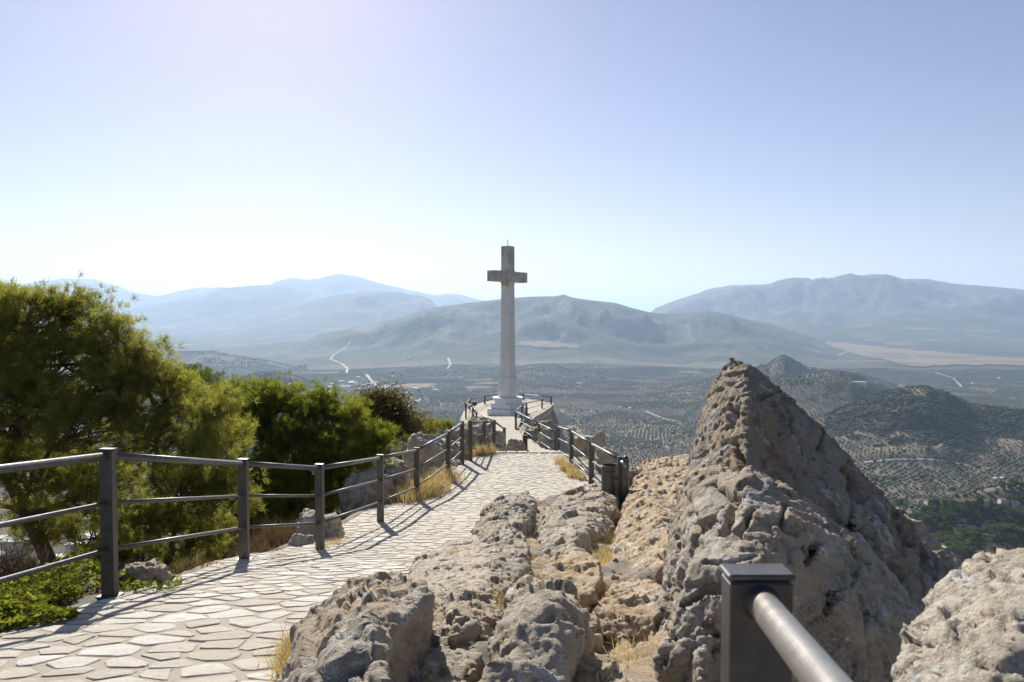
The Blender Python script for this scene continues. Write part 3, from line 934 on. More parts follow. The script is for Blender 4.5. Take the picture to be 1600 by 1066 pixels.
rock_at(937, 682, 18.8, 16, 18, RG, 'small dark stone perched on top of the upright rock', GF, 71)
rock_at(985, 748, 14.5, 36, 36, R, 'small rock between the litter bin and the tall rounded rock', GF, 72)

# ================================================================ railings
def railing_post(par, base, h, direc, wdt=0.10, thk=0.055, mat=None):
    """flat steel post whose broad face looks along the rail"""
    d = Vector((direc.x, direc.y, 0)).normalized()
    n = Vector((-d.y, d.x, 0))
    m_ = MB()
    hh = h + 0.25
    c0 = Vector(base) + Vector((0, 0, h - hh / 2 - 0.006))
    m_.box(c0, (wdt, thk, hh - 0.012), n, d, (0, 0, 1), bevel=0.004)
    p = m_.build('post', mat or M['steel'], par)
    m3 = MB()
    m3.box(Vector(base) + Vector((0, 0, 0.006)), (wdt + 0.05, thk + 0.06, 0.012), n, d, (0, 0, 1), bevel=0.002)
    m3.build('base_plate', M['steel'], p)
    m2 = MB()
    m2.box(Vector(base) + Vector((0, 0, h - 0.004)), (wdt + 0.006, thk + 0.006, 0.010), n, d, (0, 0, 1), bevel=0.003)
    m2.build('post_cap', mat or M['steel'], p)
    return p
def rail(par, a, b, r, mat=None, n=14, name='rail'):
    m_ = MB()
    m_.tube([a, b], r, n)
    return m_.build(name, mat or M['steel'], par, smooth=True)
def railing(name, posts, label, cat='railing', group=None, levels=((0.052, 0.028), (0.385, 0.0165), (0.715, 0.0165)), h=1.05, wdt=0.10, closed=False, skip=()):
    """posts: list of cap points; rails join neighbours"""
    c0 = posts[0]
    root = empty(name, (c0.x, c0.y, c0.z - h), label, cat, group)
    loc = Vector(root.location)
    Q = [p - loc for p in posts]
    for i, p in enumerate(Q):
        a = Q[max(i - 1, 0)]; b = Q[min(i + 1, len(Q) - 1)]
        d = b - a
        if i in (): continue
        railing_post(root, p - Vector((0, 0, h)), h, d, wdt)
    for i in range(len(Q) - 1):
        if i in skip: continue
        for dz, r in levels:
            rail(root, Q[i] - Vector((0, 0, dz)), Q[i + 1] - Vector((0, 0, dz)), r, M['steel'])
    return root
def capx(px, py, Y): return at(px, py, Y)
left_caps = [Vector((-3.9, 1.0, -0.55)), Vector((-3.42, 3.0, -0.723)), capx(168, 701, 5.56), capx(380, 717, 8.16), capx(499, 725, 9.46), capx(594, 710.5, 11.9), capx(651, 699.5, 14.4), capx(700, 673.5, 17.0), capx(722, 658, 19.1)]
# make every post stand on the path
railing('railing', left_caps, 'long grey steel railing along the left edge of the path')
corner = [capx(735, 657, 19.6), capx(756.5, 657, 22.4), capx(772, 656, 24.4), capx(788, 668, 26.5)]
railing('railing', corner, 'short steel railing turning right behind the end of the long left railing')
right_caps = [capx(872, 664, 22.4), capx(893, 670.5, 18.9), capx(924, 689.5, 15.5), capx(970, 713.5, 12.7)]
rr_ = railing('railing', right_caps, 'steel railing on the right edge of the path leading down to the litter bin')
ridge_r = [capx(868, 672, 25.0), capx(842, 659.5, 30.5), capx(806, 641.5, 36.5), capx(815.5, 632.5, 42.5), capx(822.5, 629, 47), capx(847, 623.5, 52), capx(861, 618.8, 54.5), capx(818, 615.3, 57), capx(790, 613.4, 58), capx(757.5, 617.8, 54.5), capx(734, 623.5, 50.5), capx(728, 628.5, 47), capx(739, 633.5, 43), capx(744.5, 641.5, 39.5), capx(768, 655.5, 33)]
railing('railing', ridge_r, 'steel railing climbing the ridge and enclosing the viewing platform round the cross')
# near post with the rail that runs towards the viewer
np_cap = Vector((0.394, 1.268, -0.412))
nr = empty('railing', (0.394, 1.268, -1.47), 'near steel railing post and thick rail cut by the bottom edge', 'railing')
d_ = Vector((-0.045, -0.39, 0.046)).normalized()
loc = Vector(nr.location)
railing_post(nr, Vector((0, 0, 0)), 1.058, Vector((0.0, -1, 0)), 0.10, 0.055)
for dz, r in ((0.045, 0.0235), (0.385, 0.015), (0.715, 0.015)):
    a = np_cap - loc - Vector((0, 0.02, dz))
    rail(nr, a, a + d_ * 2.6, r, M['worn_steel'], 32)
railing_post(nr, a + d_ * 2.6 - Vector((0, 0.03, 0.34)), 1.058, Vector((0, -1, 0)))
t = NT('heat_blued_weld'); M['weld'] = t.principled(t.mix(t.noise(40, 4), (0.035, 0.045, 0.075), (0.10, 0.07, 0.05)), 0.4, 0.4)
wc = np_cap - loc - Vector((0, 0.028, 0.045))
m_ = MB()
for k in range(20):
    a0, a1 = 2 * math.pi * k / 20, 2 * math.pi * (k + 1) / 20
    q0, q1, q2 = [(0.0235 + e_) for e_ in (0.0005, 0.0035, 0.006)]
    P_ = [wc + Vector((r_2 * math.cos(a_), -y_, r_2 * math.sin(a_))) for a_ in (a0, a1) for r_2, y_ in ((q0, 0.007), (q1, 0.005), (q2, 0.001))]
    m_.poly(P_, [(0, 1, 4, 3), (1, 2, 5, 4)])
m_.build('weld_bead', M['weld'], nr, smooth=True)
# litter bin hung beside the last post on the right
bin_c = at(953, 752, 13.0); bin_c.z = at(953, 727.5, 13.0).z - 0.46
lb = empty('litter_bin', bin_c, 'round dark metal litter bin hanging at the lower end of the right railing', 'litter bin')
m_ = MB(); segs = 24; Rb = 0.142
ring = lambda r, z: [(r * math.cos(2 * math.pi * k / segs), r * math.sin(2 * math.pi * k / segs), z) for k in range(segs)]
V_ = ring(Rb * 0.93, 0) + ring(Rb * 0.98, 0.02) + ring(Rb, 0.46) + ring(Rb - 0.006, 0.46) + ring(Rb * 0.92, 0.03)
fs = [tuple(range(segs - 1, -1, -1)), tuple(range(4 * segs, 5 * segs))]
for q in range(4):
    for k in range(segs):
        fs.append((q * segs + k, q * segs + (k + 1) % segs, (q + 1) * segs + (k + 1) % segs, (q + 1) * segs + k))
m_.poly(V_, fs); m_.build('barrel', M['steel'], lb, smooth=False)
m_ = MB(); m_.tube([(Rb * math.cos(2 * math.pi * k / 24), Rb * math.sin(2 * math.pi * k / 24), 0.462) for k in range(25)], 0.008, 6); m_.build('rim', M['steel'], lb, smooth=True)
t = NT('dark_opening'); M['dark'] = t.principled((0.012, 0.012, 0.012), 0.9)
for ang in (-2.05, -1.75, -1.35, -1.05):
    m_ = MB()
    for z in (0.385,):
        cpt = Vector((math.cos(ang), math.sin(ang), 0))
        m_.tube([cpt * (Rb - 0.002) + Vector((0, 0, z)), cpt * (Rb + 0.004) + Vector((0, 0, z))], 0.011, 10)
    m_.build('drain_hole', M['dark'], lb)
m_ = MB(); m_.box((Rb + 0.035, 0, 0.25), (0.07, 0.04, 0.5), bevel=0.004); m_.build('bracket', M['steel'], lb)
ep = at(978, 712, 12.5)
ps = empty('pipe_post', (ep.x, ep.y, ep.z - 1.1), 'thick round topped pipe post standing beside the litter bin', 'post')
m_ = MB(); hh = [(0, .05), (1.04, .05), (1.075, .043), (1.095, .025), (1.1, .004)]
m_.tube([(0, 0, z - 0.2 if z == 0 else z) for z, _r in hh], [r for _z, r in hh], 16); m_.build('pipe', M['steel'], ps, smooth=True)
m_ = MB(); m_.tube([(-0.07, 0, 1.0), (-0.04, -0.06, 0.99), (-0.02, -0.09, 0.93)], 0.024, 10); m_.build('rail_end', M['worn_steel'], ps, smooth=True)
# short rusty bollard beyond the brow
bp = at(820.5, 697, 24.2)
bo = empty('bollard', (bp.x, bp.y, bp.z - 0.15), 'short rusty post standing on the landing beyond the path', 'bollard')
m_ = MB(); m_.box((0, 0, 0.2), (0.15, 0.12, 0.5), bevel=0.01); m_.build('post', M['rust'], bo)
m_ = MB(); m_.box((0, 0, 0.465), (0.17, 0.14, 0.03), bevel=0.006); m_.build('post_cap', M['rust'], bo)

# ================================================================ landing, ridge path, platform
def slab(name, poly3, thick, mat, label=None, kind=None, parent=None, cat=None, group=None):
    m_ = MB()
    n = len(poly3)
    pts_ = [Vector(p) for p in poly3] + [Vector(p) - Vector((0, 0, thick)) for p in poly3]
    m_.poly(pts_, [tuple(range(n)), tuple(range(2 * n - 1, n - 1, -1))] + [((i + 1) % n, i, n + i, n + (i + 1) % n) for i in range(n)])
    cc = sum(pts_[:n], Vector()) / n
    o = m_.build(name, mat, parent, loc=cc if parent is None else None)
    return tag(o, label, cat, group, kind)
t = NT('ridge_paving')
c = t.mix(t.noise(2.5, 6, 0.7), (0.42, 0.37, 0.29), (0.56, 0.51, 0.43))
ed = t.vor(2.2, 'DISTANCE_TO_EDGE')
c = t.mix(t.ramp(ed, [(0.01, 0.6), (0.06, 0.0)]), c, (0.28, 0.25, 0.2))
M['ridge_paving'] = t.principled(c, 0.9, normal=t.bump(t.noise(12, 7, 0.7), 0.6, 0.03), spec=0.15)
rp = empty('ridge_path', (0, 24, -4.3), None, None); rp['kind'] = 'structure'; rp['label'] = 'narrow stone path with landings along the ridge to the cross'
cl = [(23.0, 0.0, 1.35), (24.2, 0.0, 1.30), (25.6, -.05, 1.2), (27.2, -.1, 1.1), (29, -.3, .95), (31.5, -.5, .75), (34, -.75, .45), (37, -.95, .22), (40, -1.35, .3), (43, -1.7, .5), (46, -2.1, .9)]
for k in range(len(cl) - 1):
    (y0, a0, b0), (y1, a1, b1) = cl[k], cl[k + 1]
    z0 = float(zp((y0 + y1) / 2)) + 0.16
    o = slab('landing' if k < 3 else 'path_slab', [(a0, y0, z0 + .02), (b0, y0, z0 + .02), (b1, y1 - .03, z0 - .03), (a1, y1 - .03, z0 - .03)], 0.35, M['ridge_paving'])
    o.parent = rp; o.matrix_parent_inverse = rp.matrix_world.inverted() if False else o.matrix_parent_inverse
    o.location = Vector(o.location) - Vector((0, 24, -4.3))
PLZ = -6.22
plat = empty('viewing_platform', (0, 50, PLZ - 2), 'masonry viewing platform carrying the cross at the end of the ridge', 'platform')
outl = [(-2.15, 44.5), (0.75, 44.2), (1.25, 47.2), (2.35, 51.8), (2.85, 54.7), (1.2, 57.6), (-0.6, 58.5), (-2.2, 55), (-3.0, 50.5), (-2.95, 46.8)]
m_ = MB(); m_.prism([(x, y - 50) for x, y in outl], -2.6, 1.88); m_.build('wall', M['weathered'], plat)
m_ = MB(); m_.prism([(x * 1.03, (y - 50) * 1.02) for x, y in outl], 1.884, 2.0); m_.build('floor_slab', M['ridge_paving'], plat)

# ================================================================ the cross
CX = at(793.5, 600, 49.0).x
cr = empty('stone_cross', (CX, 49.0, PLZ), 'tall white stone cross on a stepped plinth at the end of the ridge', 'cross', None, -RAD(123))
# local x axis is the arm direction that comes towards the viewer on the left
m_ = MB()
def octa(r, rot=0.0): return [(r * math.cos(RAD(22.5 + 45 * k) + rot), r * math.sin(RAD(22.5 + 45 * k) + rot)) for k in range(8)]
k49 = 49.0 / F
zpx = lambda py: at(793, py, 49.0).z - PLZ
m_ = MB()
for (hw, z0, z1) in ((1.28, -0.02, 0.40),):
    m_.box((0, 0, (z0 + z1) / 2), (2.05, 1.7, z1 - z0), bevel=0.03)
m_.build('step', M['limewash'], cr)
m_ = MB(); m_.box((0, 0, 0.57), (1.72, 1.45, 0.32), bevel=0.03); m_.build('step', M['limewash'], cr)
m_ = MB(); m_.prism(octa(0.93), -0.02, zpx(623), 0.03); m_.build('plinth', M['limewash'], cr)
m_ = MB(); m_.prism(octa(0.98), zpx(623) + 0.003, zpx(620.5)); m_.build('plinth_cornice', M['limewash'], cr)
m_ = MB(); m_.box((0, 0, (zpx(620.5) + zpx(589)) / 2 + 0.002), (0.88, 0.88, zpx(589) - zpx(620.5)), taper=0.96, bevel=0.03); m_.build('pedestal', M['whitewash'], cr)
m_ = MB(); m_.box((0, 0, (zpx(589) + zpx(585)) / 2 + 0.004), (0.84, 0.84, zpx(585) - zpx(589)), taper=0.82, bevel=0.01); m_.build('pedestal_shoulder', M['whitewash'], cr)
m_ = MB(); z0, z1 = zpx(585) + 0.006, zpx(441) ; m_.box((0, 0, (z0 + z1) / 2), (0.675, 0.675, z1 - z0), taper=0.875, bevel=0.012); m_.build('shaft', M['whitewash'], cr)
m_ = MB(); z0, z1 = zpx(424.5) + 0.003, zpx(385); m_.box((0, 0, (z0 + z1) / 2), (0.61, 0.61, z1 - z0), bevel=0.03)
for sx in (-1, 1):
    m_.poly([(sx * .30, -.26, z0), (sx * .42, -.26, z0), (sx * .30, -.26, z0 + .28), (sx * .30, .26, z0), (sx * .42, .26, z0), (sx * .30, .26, z0 + .28)],
            [(0, 1, 2), (5, 4, 3), (0, 3, 4, 1), (1, 4, 5, 2), (2, 5, 3, 0)])
m_.build('head', M['weathered'], cr)
m_ = MB(); zc = (zpx(441) + zpx(424.5)) / 2; ha = zpx(424.5) - zpx(441)
m_.box((0, 0, zc), (3.62, 0.595, ha), bevel=0.02)
m_.build('cross_arm', M['weathered'], cr)
m_ = MB(); z0 = zpx(441) - 0.003
for sx in (-1, 1):
    m_.poly([(sx * .293, -.26, z0), (sx * .42, -.26, z0), (sx * .293, -.26, z0 - .26), (sx * .293, .26, z0), (sx * .42, .26, z0), (sx * .293, .26, z0 - .26)],
            [(0, 2, 1), (5, 3, 4), (0, 1, 4, 3), (1, 2, 5, 4), (2, 0, 3, 5)])
m_.build('arm_bracket', M['weathered'], cr)
m_ = MB(); m_.tube([(0, 0, zpx(385) - .02), (0, 0, zpx(374))], [0.025, 0.015], 8); m_.build('finial_rod', M['steel'], cr, smooth=True)
# little lamp post hidden at the platform's left
lp = at(741, 640, 46.5)
ll = empty('floodlight', (lp.x, lp.y, PLZ), 'squat dark floodlight on a post at the left side of the platform', 'floodlight')
m_ = MB(); m_.box((0, 0, .45), (.07, .07, .9)); m_.build('pole', M['steel'], ll)
m_ = MB(); m_.box((0.02, 0, .95), (.26, .22, .24), bevel=.02); m_.build('lamp_housing', M['steel'], ll)

# ================================================================ foliage builders
def needles(centres, axes, count, length, width, spread, rng):
    """triangles fanned round each centre; returns V, F"""
    n = len(centres)
    A = np.repeat(axes, count, 0) + rng.normal(0, spread, (n * count, 3))
    A /= np.linalg.norm(A, axis=1, keepdims=True)
    Ls = length * rng.uniform(0.7, 1.2, (n * count, 1))
    C0 = np.repeat(centres, count, 0) + rng.normal(0, length * 0.18, (n * count, 3))
    W = np.cross(A, rng.normal(0, 1, (n * count, 3)))
    W /= np.linalg.norm(W, axis=1, keepdims=True)
    a = C0 - W * width / 2; b = C0 + W * width / 2; c_ = C0 + A * Ls
    V = np.stack([a, b, c_], 1).reshape(-1, 3)
    return V, np.arange(len(V)).reshape(-1, 3)
def leaves(centres, size, rng, flat=0.5, cup=True):
    """small diamond leaves"""
    n = len(centres)
    U = rng.normal(0, 1, (n, 3)); U[:, 2] *= flat; U /= np.linalg.norm(U, axis=1, keepdims=True)
    N_ = rng.normal(0, 1, (n, 3)) * 0.7 + [0, 0, 1]
    W = np.cross(U, N_); W /= np.linalg.norm(W, axis=1, keepdims=True)
    s_ = size * rng.uniform(0.6, 1.3, (n, 1))
    q = np.stack([centres - U * s_, centres - W * s_ * 0.5, centres + U * s_, centres + W * s_ * 0.5], 1).reshape(-1, 3)
    return q, np.arange(n * 4).reshape(-1, 4)
def curve_pts(a, b, sag, n, rng, wob=0.05):
    L = (b - a).length
    out = []
    for k in range(n + 1):
        t_ = k / n
        p = a.lerp(b, t_)
        p.z += sag * L * math.sin(math.pi * t_)
        if 0 < k < n: p += Vector(rng.normal(0, wob * L / 3, 3))
        out.append(p)
    return out
def make_tree(name, base, blobs, mat, label, group, seed, clusters=14, tufts=13, count=18, nlen=0.10, nwid=0.0075, trunk_r=0.16, cl_r=0.2, leafy=False, spread=0.75, top=None):
    """blobs: (centre, rx, ry, rz); limbs run from the trunk into each blob, cluster stems carry tufts"""
    rng = np.random.default_rng(seed)
    base = Vector(base)
    root = empty(name, base, label, 'tree' if name != 'shrub' else 'shrub', group)
    wood = MB()
    top = Vector(top) if top is not None else max((b[0] for b in blobs), key=lambda v_: v_.z).copy()
    tr = curve_pts(base - Vector((0, 0, 0.4)), top, 0.0, 8, rng, 0.06)
    wood.tube([p - base for p in tr], [trunk_r * (1 - 0.85 * k / 8) + 0.01 for k in range(9)], 8)
    C_, A_, T_ = [], [], []
    for (bc, rx, ry, rz) in blobs:
        bc = Vector(bc)
        # leave the trunk lower than the blob
        cand = [p for p in tr if p.z < bc.z - 0.1] or [tr[0]]
        st = min(cand, key=lambda p: (p - bc).length + 0.25 * abs(p.z - (bc.z - 0.8 * rz)))
        lim = curve_pts(st, bc, -0.06, 5, rng, 0.10)
        lr = 0.35 * trunk_r * min(1.0, max(rx, rz) / 0.5)
        wood.tube([p - base for p in lim], [lr * (1 - 0.7 * k / 5) for k in range(6)], 5, cap=False)
        n_c = max(4, int(clusters * (rx * rz + ry * rz + rx * ry) / 0.75))
        for _ in range(n_c):
            d = rng.normal(0, 1, 3); d /= np.linalg.norm(d)
            if d[2] < -0.3 and rng.random() < 0.5: d[2] = -d[2]
            rad = rng.uniform(0.5, 1.05) ** 0.7
            e = bc + Vector((d[0] * rx * rad, d[1] * ry * rad, d[2] * rz * rad))
            s0 = lim[int(rng.integers(3, 6))]
            br = curve_pts(s0, e, -0.08, 3, rng, 0.14)
            wood.tube([p - base for p in br], [lr * 0.30, lr * 0.2, lr * 0.12 + 0.002, 0.004], 4, cap=False)
            out = (e - bc); out.z += 0.5 * rz
            out = np.array(out.normalized())
            k = int(tufts * rng.uniform(0.6, 1.4))
            cs = cl_r * rng.uniform(0.7, 1.25)
            pts_ = np.array(e)[None] + rng.normal(0, 1, (k, 3)) * [cs * 0.6, cs * 0.6, cs * 0.42]
            if not leafy:
                for q in pts_[: max(2, k // 4)]:
                    wood.tube([br[2] - base, Vector(q) - base], [0.005, 0.003], 3, cap=False)
            C_.append(pts_)
            A_.append(np.repeat(out[None], k, 0) * 0.8 + rng.normal(0, 0.35, (k, 3)))
            T_.append(np.full(k, rng.uniform(0, 1)) * 0.7 + rng.uniform(0, .3, k))
    C_ = np.concatenate(C_); A_ = np.concatenate(A_); T_ = np.concatenate(T_)
    A_ /= np.linalg.norm(A_, axis=1, keepdims=True)
    if leafy:
        CC = np.repeat(C_, count, 0) + rng.normal(0, nlen * 1.5, (len(C_) * count, 3))
        V, Fc = leaves(CC, nlen * 0.5, rng)
        tint = np.repeat(np.repeat(T_, count), 4)
    else:
        V, Fc = needles(C_, A_, count, nlen, nwid, spread, rng)
        tint = np.repeat(T_, count * 3)
    me = mesh_np('crown', V - np.array(base), Fc, smooth=False)
    set_color(me, np.stack([tint, tint, tint], 1))
    link_mesh('crown', me, mat, root)
    wood.build('trunk', M['bark'], root, smooth=True)
    return root, len(Fc)
def B(px, py, Y, rxp, rzp, ry=None):
    c0 = at(px, py, Y)
    rx, rz = rxp * Y / F, rzp * Y / F
    return (c0, rx, ry if ry is not None else 0.5 * (rx + rz), rz)
tot = 0
GT = 'pine trees outside the left railing'
def gz(x, y): return float(zground(np.array([x]), np.array([y]))[0])
def tree_base(px, Y):
    x = (px - 800) / F * Y
    return (x, Y, gz(x, Y))
_, n = make_tree('pine_tree', tree_base(62, 12.5), [B(45, 500, 12.3, 62, 48), B(110, 488, 12.5, 48, 36), B(185, 530, 12.2, 44, 36), B(5, 470, 12.9, 30, 24), B(-20, 540, 12.6, 60, 60), B(95, 570, 12.2, 80, 52),
    B(185, 605, 11.8, 52, 48), B(35, 640, 12.3, 85, 58), B(140, 665, 11.9, 70, 55), B(50, 735, 12.6, 75, 50), B(150, 765, 12.3, 62, 58), B(-90, 600, 13, 70, 90), B(-90, 760, 13, 60, 60), B(225, 545, 12.0, 22, 22), B(60, 820, 12.8, 45, 34), B(150, 840, 12.6, 60, 40)],
    M['pine_yellow'], 'tallest pine at the far left with an open feathery olive green crown', GT, 101, clusters=35, tufts=15, count=24, nlen=0.12, nwid=0.008, trunk_r=0.17, cl_r=0.24); tot += n
_, n = make_tree('pine_tree', tree_base(275, 12.0), [B(225, 590, 12.2, 38, 38), B(365, 690, 12.4, 28, 30), B(262, 620, 12.0, 44, 40), B(318, 655, 11.7, 42, 44), B(245, 690, 11.7, 52, 48), B(330, 715, 11.5, 42, 42), B(285, 770, 11.7, 60, 46), B(350, 780, 11.9, 42, 42), B(240, 815, 12.0, 54, 40), B(310, 840, 12.2, 55, 34), B(220, 870, 12.4, 60, 36), B(320, 880, 12.6, 60, 30)],
    M['pine_yellow'], 'yellowish bushy pine directly behind the first bay of the left railing', GT, 102, clusters=36, tufts=16, count=24, nlen=0.105, nwid=0.008, trunk_r=0.10, cl_r=0.22); tot += n
_, n = make_tree('pine_tree', tree_base(305, 21.0), [B(300, 595, 21, 36, 20), B(268, 603, 21, 24, 18), B(335, 606, 20.5, 20, 18), B(310, 640, 20, 40, 34)],
    M['pine_dark'], 'darker small topped pine peeping over the yellowish bushy pine', GT, 103, clusters=22, tufts=14, count=18, nlen=0.13, nwid=0.012, trunk_r=0.10, cl_r=0.26); tot += n
_, n = make_tree('pine_tree', tree_base(400, 16.5), [B(376, 622, 16.5, 36, 28), B(425, 640, 16.2, 32, 36), B(385, 680, 16, 42, 42), B(435, 705, 15.8, 34, 40), B(400, 750, 15.8, 52, 40), B(345, 650, 16.5, 24, 34), B(450, 770, 15, 44, 34), B(400, 800, 15.0, 60, 36), B(470, 800, 14.5, 44, 30), B(370, 840, 15, 60, 30)],
    M['pine_green'], 'fresh green pine in the middle of the row of pines', GT, 104, clusters=33, tufts=15, count=24, nlen=0.12, nwid=0.0105, trunk_r=0.10, cl_r=0.25); tot += n
_, n = make_tree('pine_tree', tree_base(520, 16.0), [B(452, 645, 16.4, 28, 34), B(500, 632, 16.4, 26, 20), B(490, 652, 16.2, 30, 32), B(540, 660, 16.0, 36, 30), B(575, 688, 15.8, 28, 30), B(470, 690, 15.5, 34, 36), B(530, 705, 15.4, 46, 34), B(500, 745, 15.2, 52, 36), B(575, 715, 15.8, 28, 22), B(530, 775, 15.8, 40, 26)],
    M['pine_green'], 'bright green bushy pine nearest to the brown tree', GT, 105, clusters=33, tufts=15, count=24, nlen=0.12, nwid=0.0105, trunk_r=0.09, cl_r=0.25); tot += n
_, n = make_tree('oak_tree', tree_base(605, 25), [B(603, 634, 25, 26, 24), B(575, 640, 25, 20, 20), B(622, 662, 24.5, 24, 26), B(595, 672, 24.5, 26, 24), B(650, 682, 24, 20, 16), B(560, 660, 25, 18, 22)],
    M['oak_leaf'], 'dark brownish evergreen tree between the green pines and the ridge', None, 106, clusters=30, tufts=11, count=9, nlen=0.11, trunk_r=0.11, cl_r=0.26, leafy=True); tot += n
_, n = make_tree('shrub', tree_base(690, 27), [B(690, 668, 27, 16, 9), B(672, 675, 27, 14, 9)],
    M['pine_green'], 'small bright green shrub at the edge of the ridge', None, 107, clusters=30, tufts=12, count=16, nlen=0.13, nwid=0.013, trunk_r=0.04, cl_r=0.2); tot += n
_, n = make_tree('shrub', tree_base(648, 30), [B(648, 668, 30, 18, 12), B(665, 680, 28, 14, 9)],
    M['oak_leaf'], 'olive coloured shrub between the brown tree and the bright green shrub', None, 108, clusters=28, tufts=10, count=8, nlen=0.13, trunk_r=0.04, cl_r=0.22, leafy=True); tot += n
print('foliage tris', tot)

# dry brush below the railing
def brush(px, py, Y, wpx, hpx, label, seed, n=900):
    rng = np.random.default_rng(seed)
    c0 = at(px, py, Y)
    wx, hz_ = wpx * Y / F / 2, hpx * Y / F / 2
    P0 = np.array(c0)[None] + rng.uniform(-1, 1, (n, 3)) * [wx, wx * 0.7, 0.1] - [0, 0, hz_]
    A = rng.normal(0, 0.55, (n, 3)) + [0, 0, 0.8]; A /= np.linalg.norm(A, axis=1, keepdims=True)
    L = rng.uniform(0.5, 1.3, (n, 1)) * hz_ * 1.2
    P1 = P0 + A * L * 0.6 + rng.normal(0, 0.03, (n, 3)); P2 = P1 + (A + rng.normal(0, .5, (n, 3))) * L * 0.5
    W = np.cross(A, rng.normal(0, 1, (n, 3))); W /= np.linalg.norm(W, axis=1, keepdims=True)
    w_ = 0.0035
    V = np.stack([P0 - W * w_, P0 + W * w_, P1 + W * w_, P1 - W * w_, P2], 1).reshape(-1, 3)
    k = np.arange(n) * 5
    me = mesh_np('dry_brush', V - np.array(c0), [np.stack([k, k + 1, k + 2, k + 3], 1), np.stack([k + 3, k + 2, k + 4], 1)], smooth=False)
    tt = np.repeat(rng.uniform(0, 1, n), 5)
    set_color(me, np.stack([tt, tt, tt], 1))
    o = link_mesh('dry_brush', me, M['dry_twig'], None, c0)
    tag(o, label, 'shrub', 'dry brush along the left railing')
brush(440, 835, 10.6, 80, 70, 'tangle of dry brown twigs between the second and third left railing posts', 201, 2600)
brush(395, 862, 9.2, 60, 40, 'low dry brown weeds at the foot of the second left railing post', 202, 1200)
brush(640, 700, 21.5, 40, 50, 'dry brush in front of the dark outcrop below the brown tree', 203, 1400)
brush(20, 868, 8.0, 90, 80, 'bare dry twigs under the tallest pine at the left edge', 204, 700)
brush(300, 890, 7.6, 60, 22, 'thin strip of dry weeds between the first two left railing posts', 205, 500)

# ---------------------------------------------------------------- grass
def grass(name, spots, label, mat, seed, hgt=0.16, wid=0.004, per=60, follow=True):
    """spots: (px, py, radius m, lift)"""
    rng = np.random.default_rng(seed)
    Vs, Ts = [], []
    for (px, py, rad, lift) in spots:
        c0 = hitg(px, py, lift)
        n = per
        P0 = np.array(c0)[None] + np.column_stack([rng.normal(0, rad * .55, n), rng.normal(0, rad * .55, n), np.zeros(n)])
        P0[:, 2] -= 0.03
        A = rng.normal(0, 0.42, (n, 3)) + [0, 0, 1.0]; A /= np.linalg.norm(A, axis=1, keepdims=True)
        L = rng.uniform(0.45, 1.2, (n, 1)) * hgt
        D = rng.normal(0, 0.35, (n, 3)); D[:, 2] = -abs(D[:, 2])
        P1 = P0 + A * L * 0.55; P2 = P1 + (A + D) * L * 0.5
        W = np.cross(A, rng.normal(0, 1, (n, 3))); W /= np.linalg.norm(W, axis=1, keepdims=True)
        Vs.append(np.stack([P0 - W * wid, P0 + W * wid, P1 + W * wid * .7, P1 - W * wid * .7, P2], 1).reshape(-1, 3))
        Ts.append(np.repeat(rng.uniform(0, 1, n), 5))
    V = np.concatenate(Vs); T = np.concatenate(Ts)
    k = np.arange(len(V) // 5) * 5
    c0 = V.mean(0)
    me = mesh_np(name, V - c0, [np.stack([k, k + 1, k + 2, k + 3], 1), np.stack([k + 3, k + 2, k + 4], 1)], smooth=False)
    set_color(me, np.stack([T, T, T], 1))
    o = link_mesh(name, me, mat, None, Vector(c0))
    return tag(o, label, 'grass', None, 'stuff')
def along(pts_, n, jit=6):
    out = []
    for _ in range(n):
        k = random.randrange(len(pts_) - 1)
        t_ = random.random()
        a, b = pts_[k], pts_[k + 1]
        out.append((a[0] + (b[0] - a[0]) * t_ + random.gauss(0, jit), a[1] + (b[1] - a[1]) * t_ + random.gauss(0, jit * .6)))
    return out
grass('dry_grass', [(x, y, .10, .06) for x, y in along([(838, 812), (825, 850), (822, 895), (800, 925), (765, 965), (745, 1010)], 60, 5)], 'golden dry grass in the crack between the boulders, left gully', M['dry_grass'], 301, 0.16, 0.003, 90)
grass('dry_grass', [(x, y, .12, .06) for x, y in along([(978, 770), (968, 800), (955, 850), (948, 890), (935, 915), (930, 960), (915, 975)], 75, 6)], 'golden dry grass in the crack between the boulders, right gully', M['dry_grass'], 302, 0.16, 0.003, 90)
grass('dry_grass', [(x, y, .22, .0) for x, y in along([(612, 782), (640, 775), (668, 772), (690, 752), (700, 742)], 26, 8)] + [(x, y, .14, .0) for x, y in along([(748, 712), (765, 708), (780, 704)], 12, 4)],
      'golden dry grass clumps along the left railing', M['dry_grass'], 303, 0.36, 0.006, 130)
grass('dry_grass', [(x, y, .10, .02) for x, y in along([(876, 722), (884, 735), (890, 742), (920, 752)], 12, 3)] + [(x, y, .15, .1) for x, y in along([(985, 755), (978, 762)], 5, 4)], 'dry grass along the foot of the right railing', M['dry_grass'], 304, 0.25, 0.005, 90)
grass('dry_grass', [(x, y, .06, .02) for x, y in along([(445, 1060), (452, 1020), (470, 1000)], 12, 5)] + [(x, y, .08, 0) for x, y in along([(545, 835), (535, 845), (500, 860)], 8, 5)], 'small dry tufts at the path edges', M['dry_grass'], 305, 0.12, 0.0025, 50)
grass('dry_grass', [(x, y, .12, .04) for x, y in along([(1040, 850), (1028, 930), (1012, 1000), (1000, 1060)], 34, 4)], 'dry grass hanging along the left foot of the crag', M['dry_grass'], 306, 0.10, 0.0028, 50)
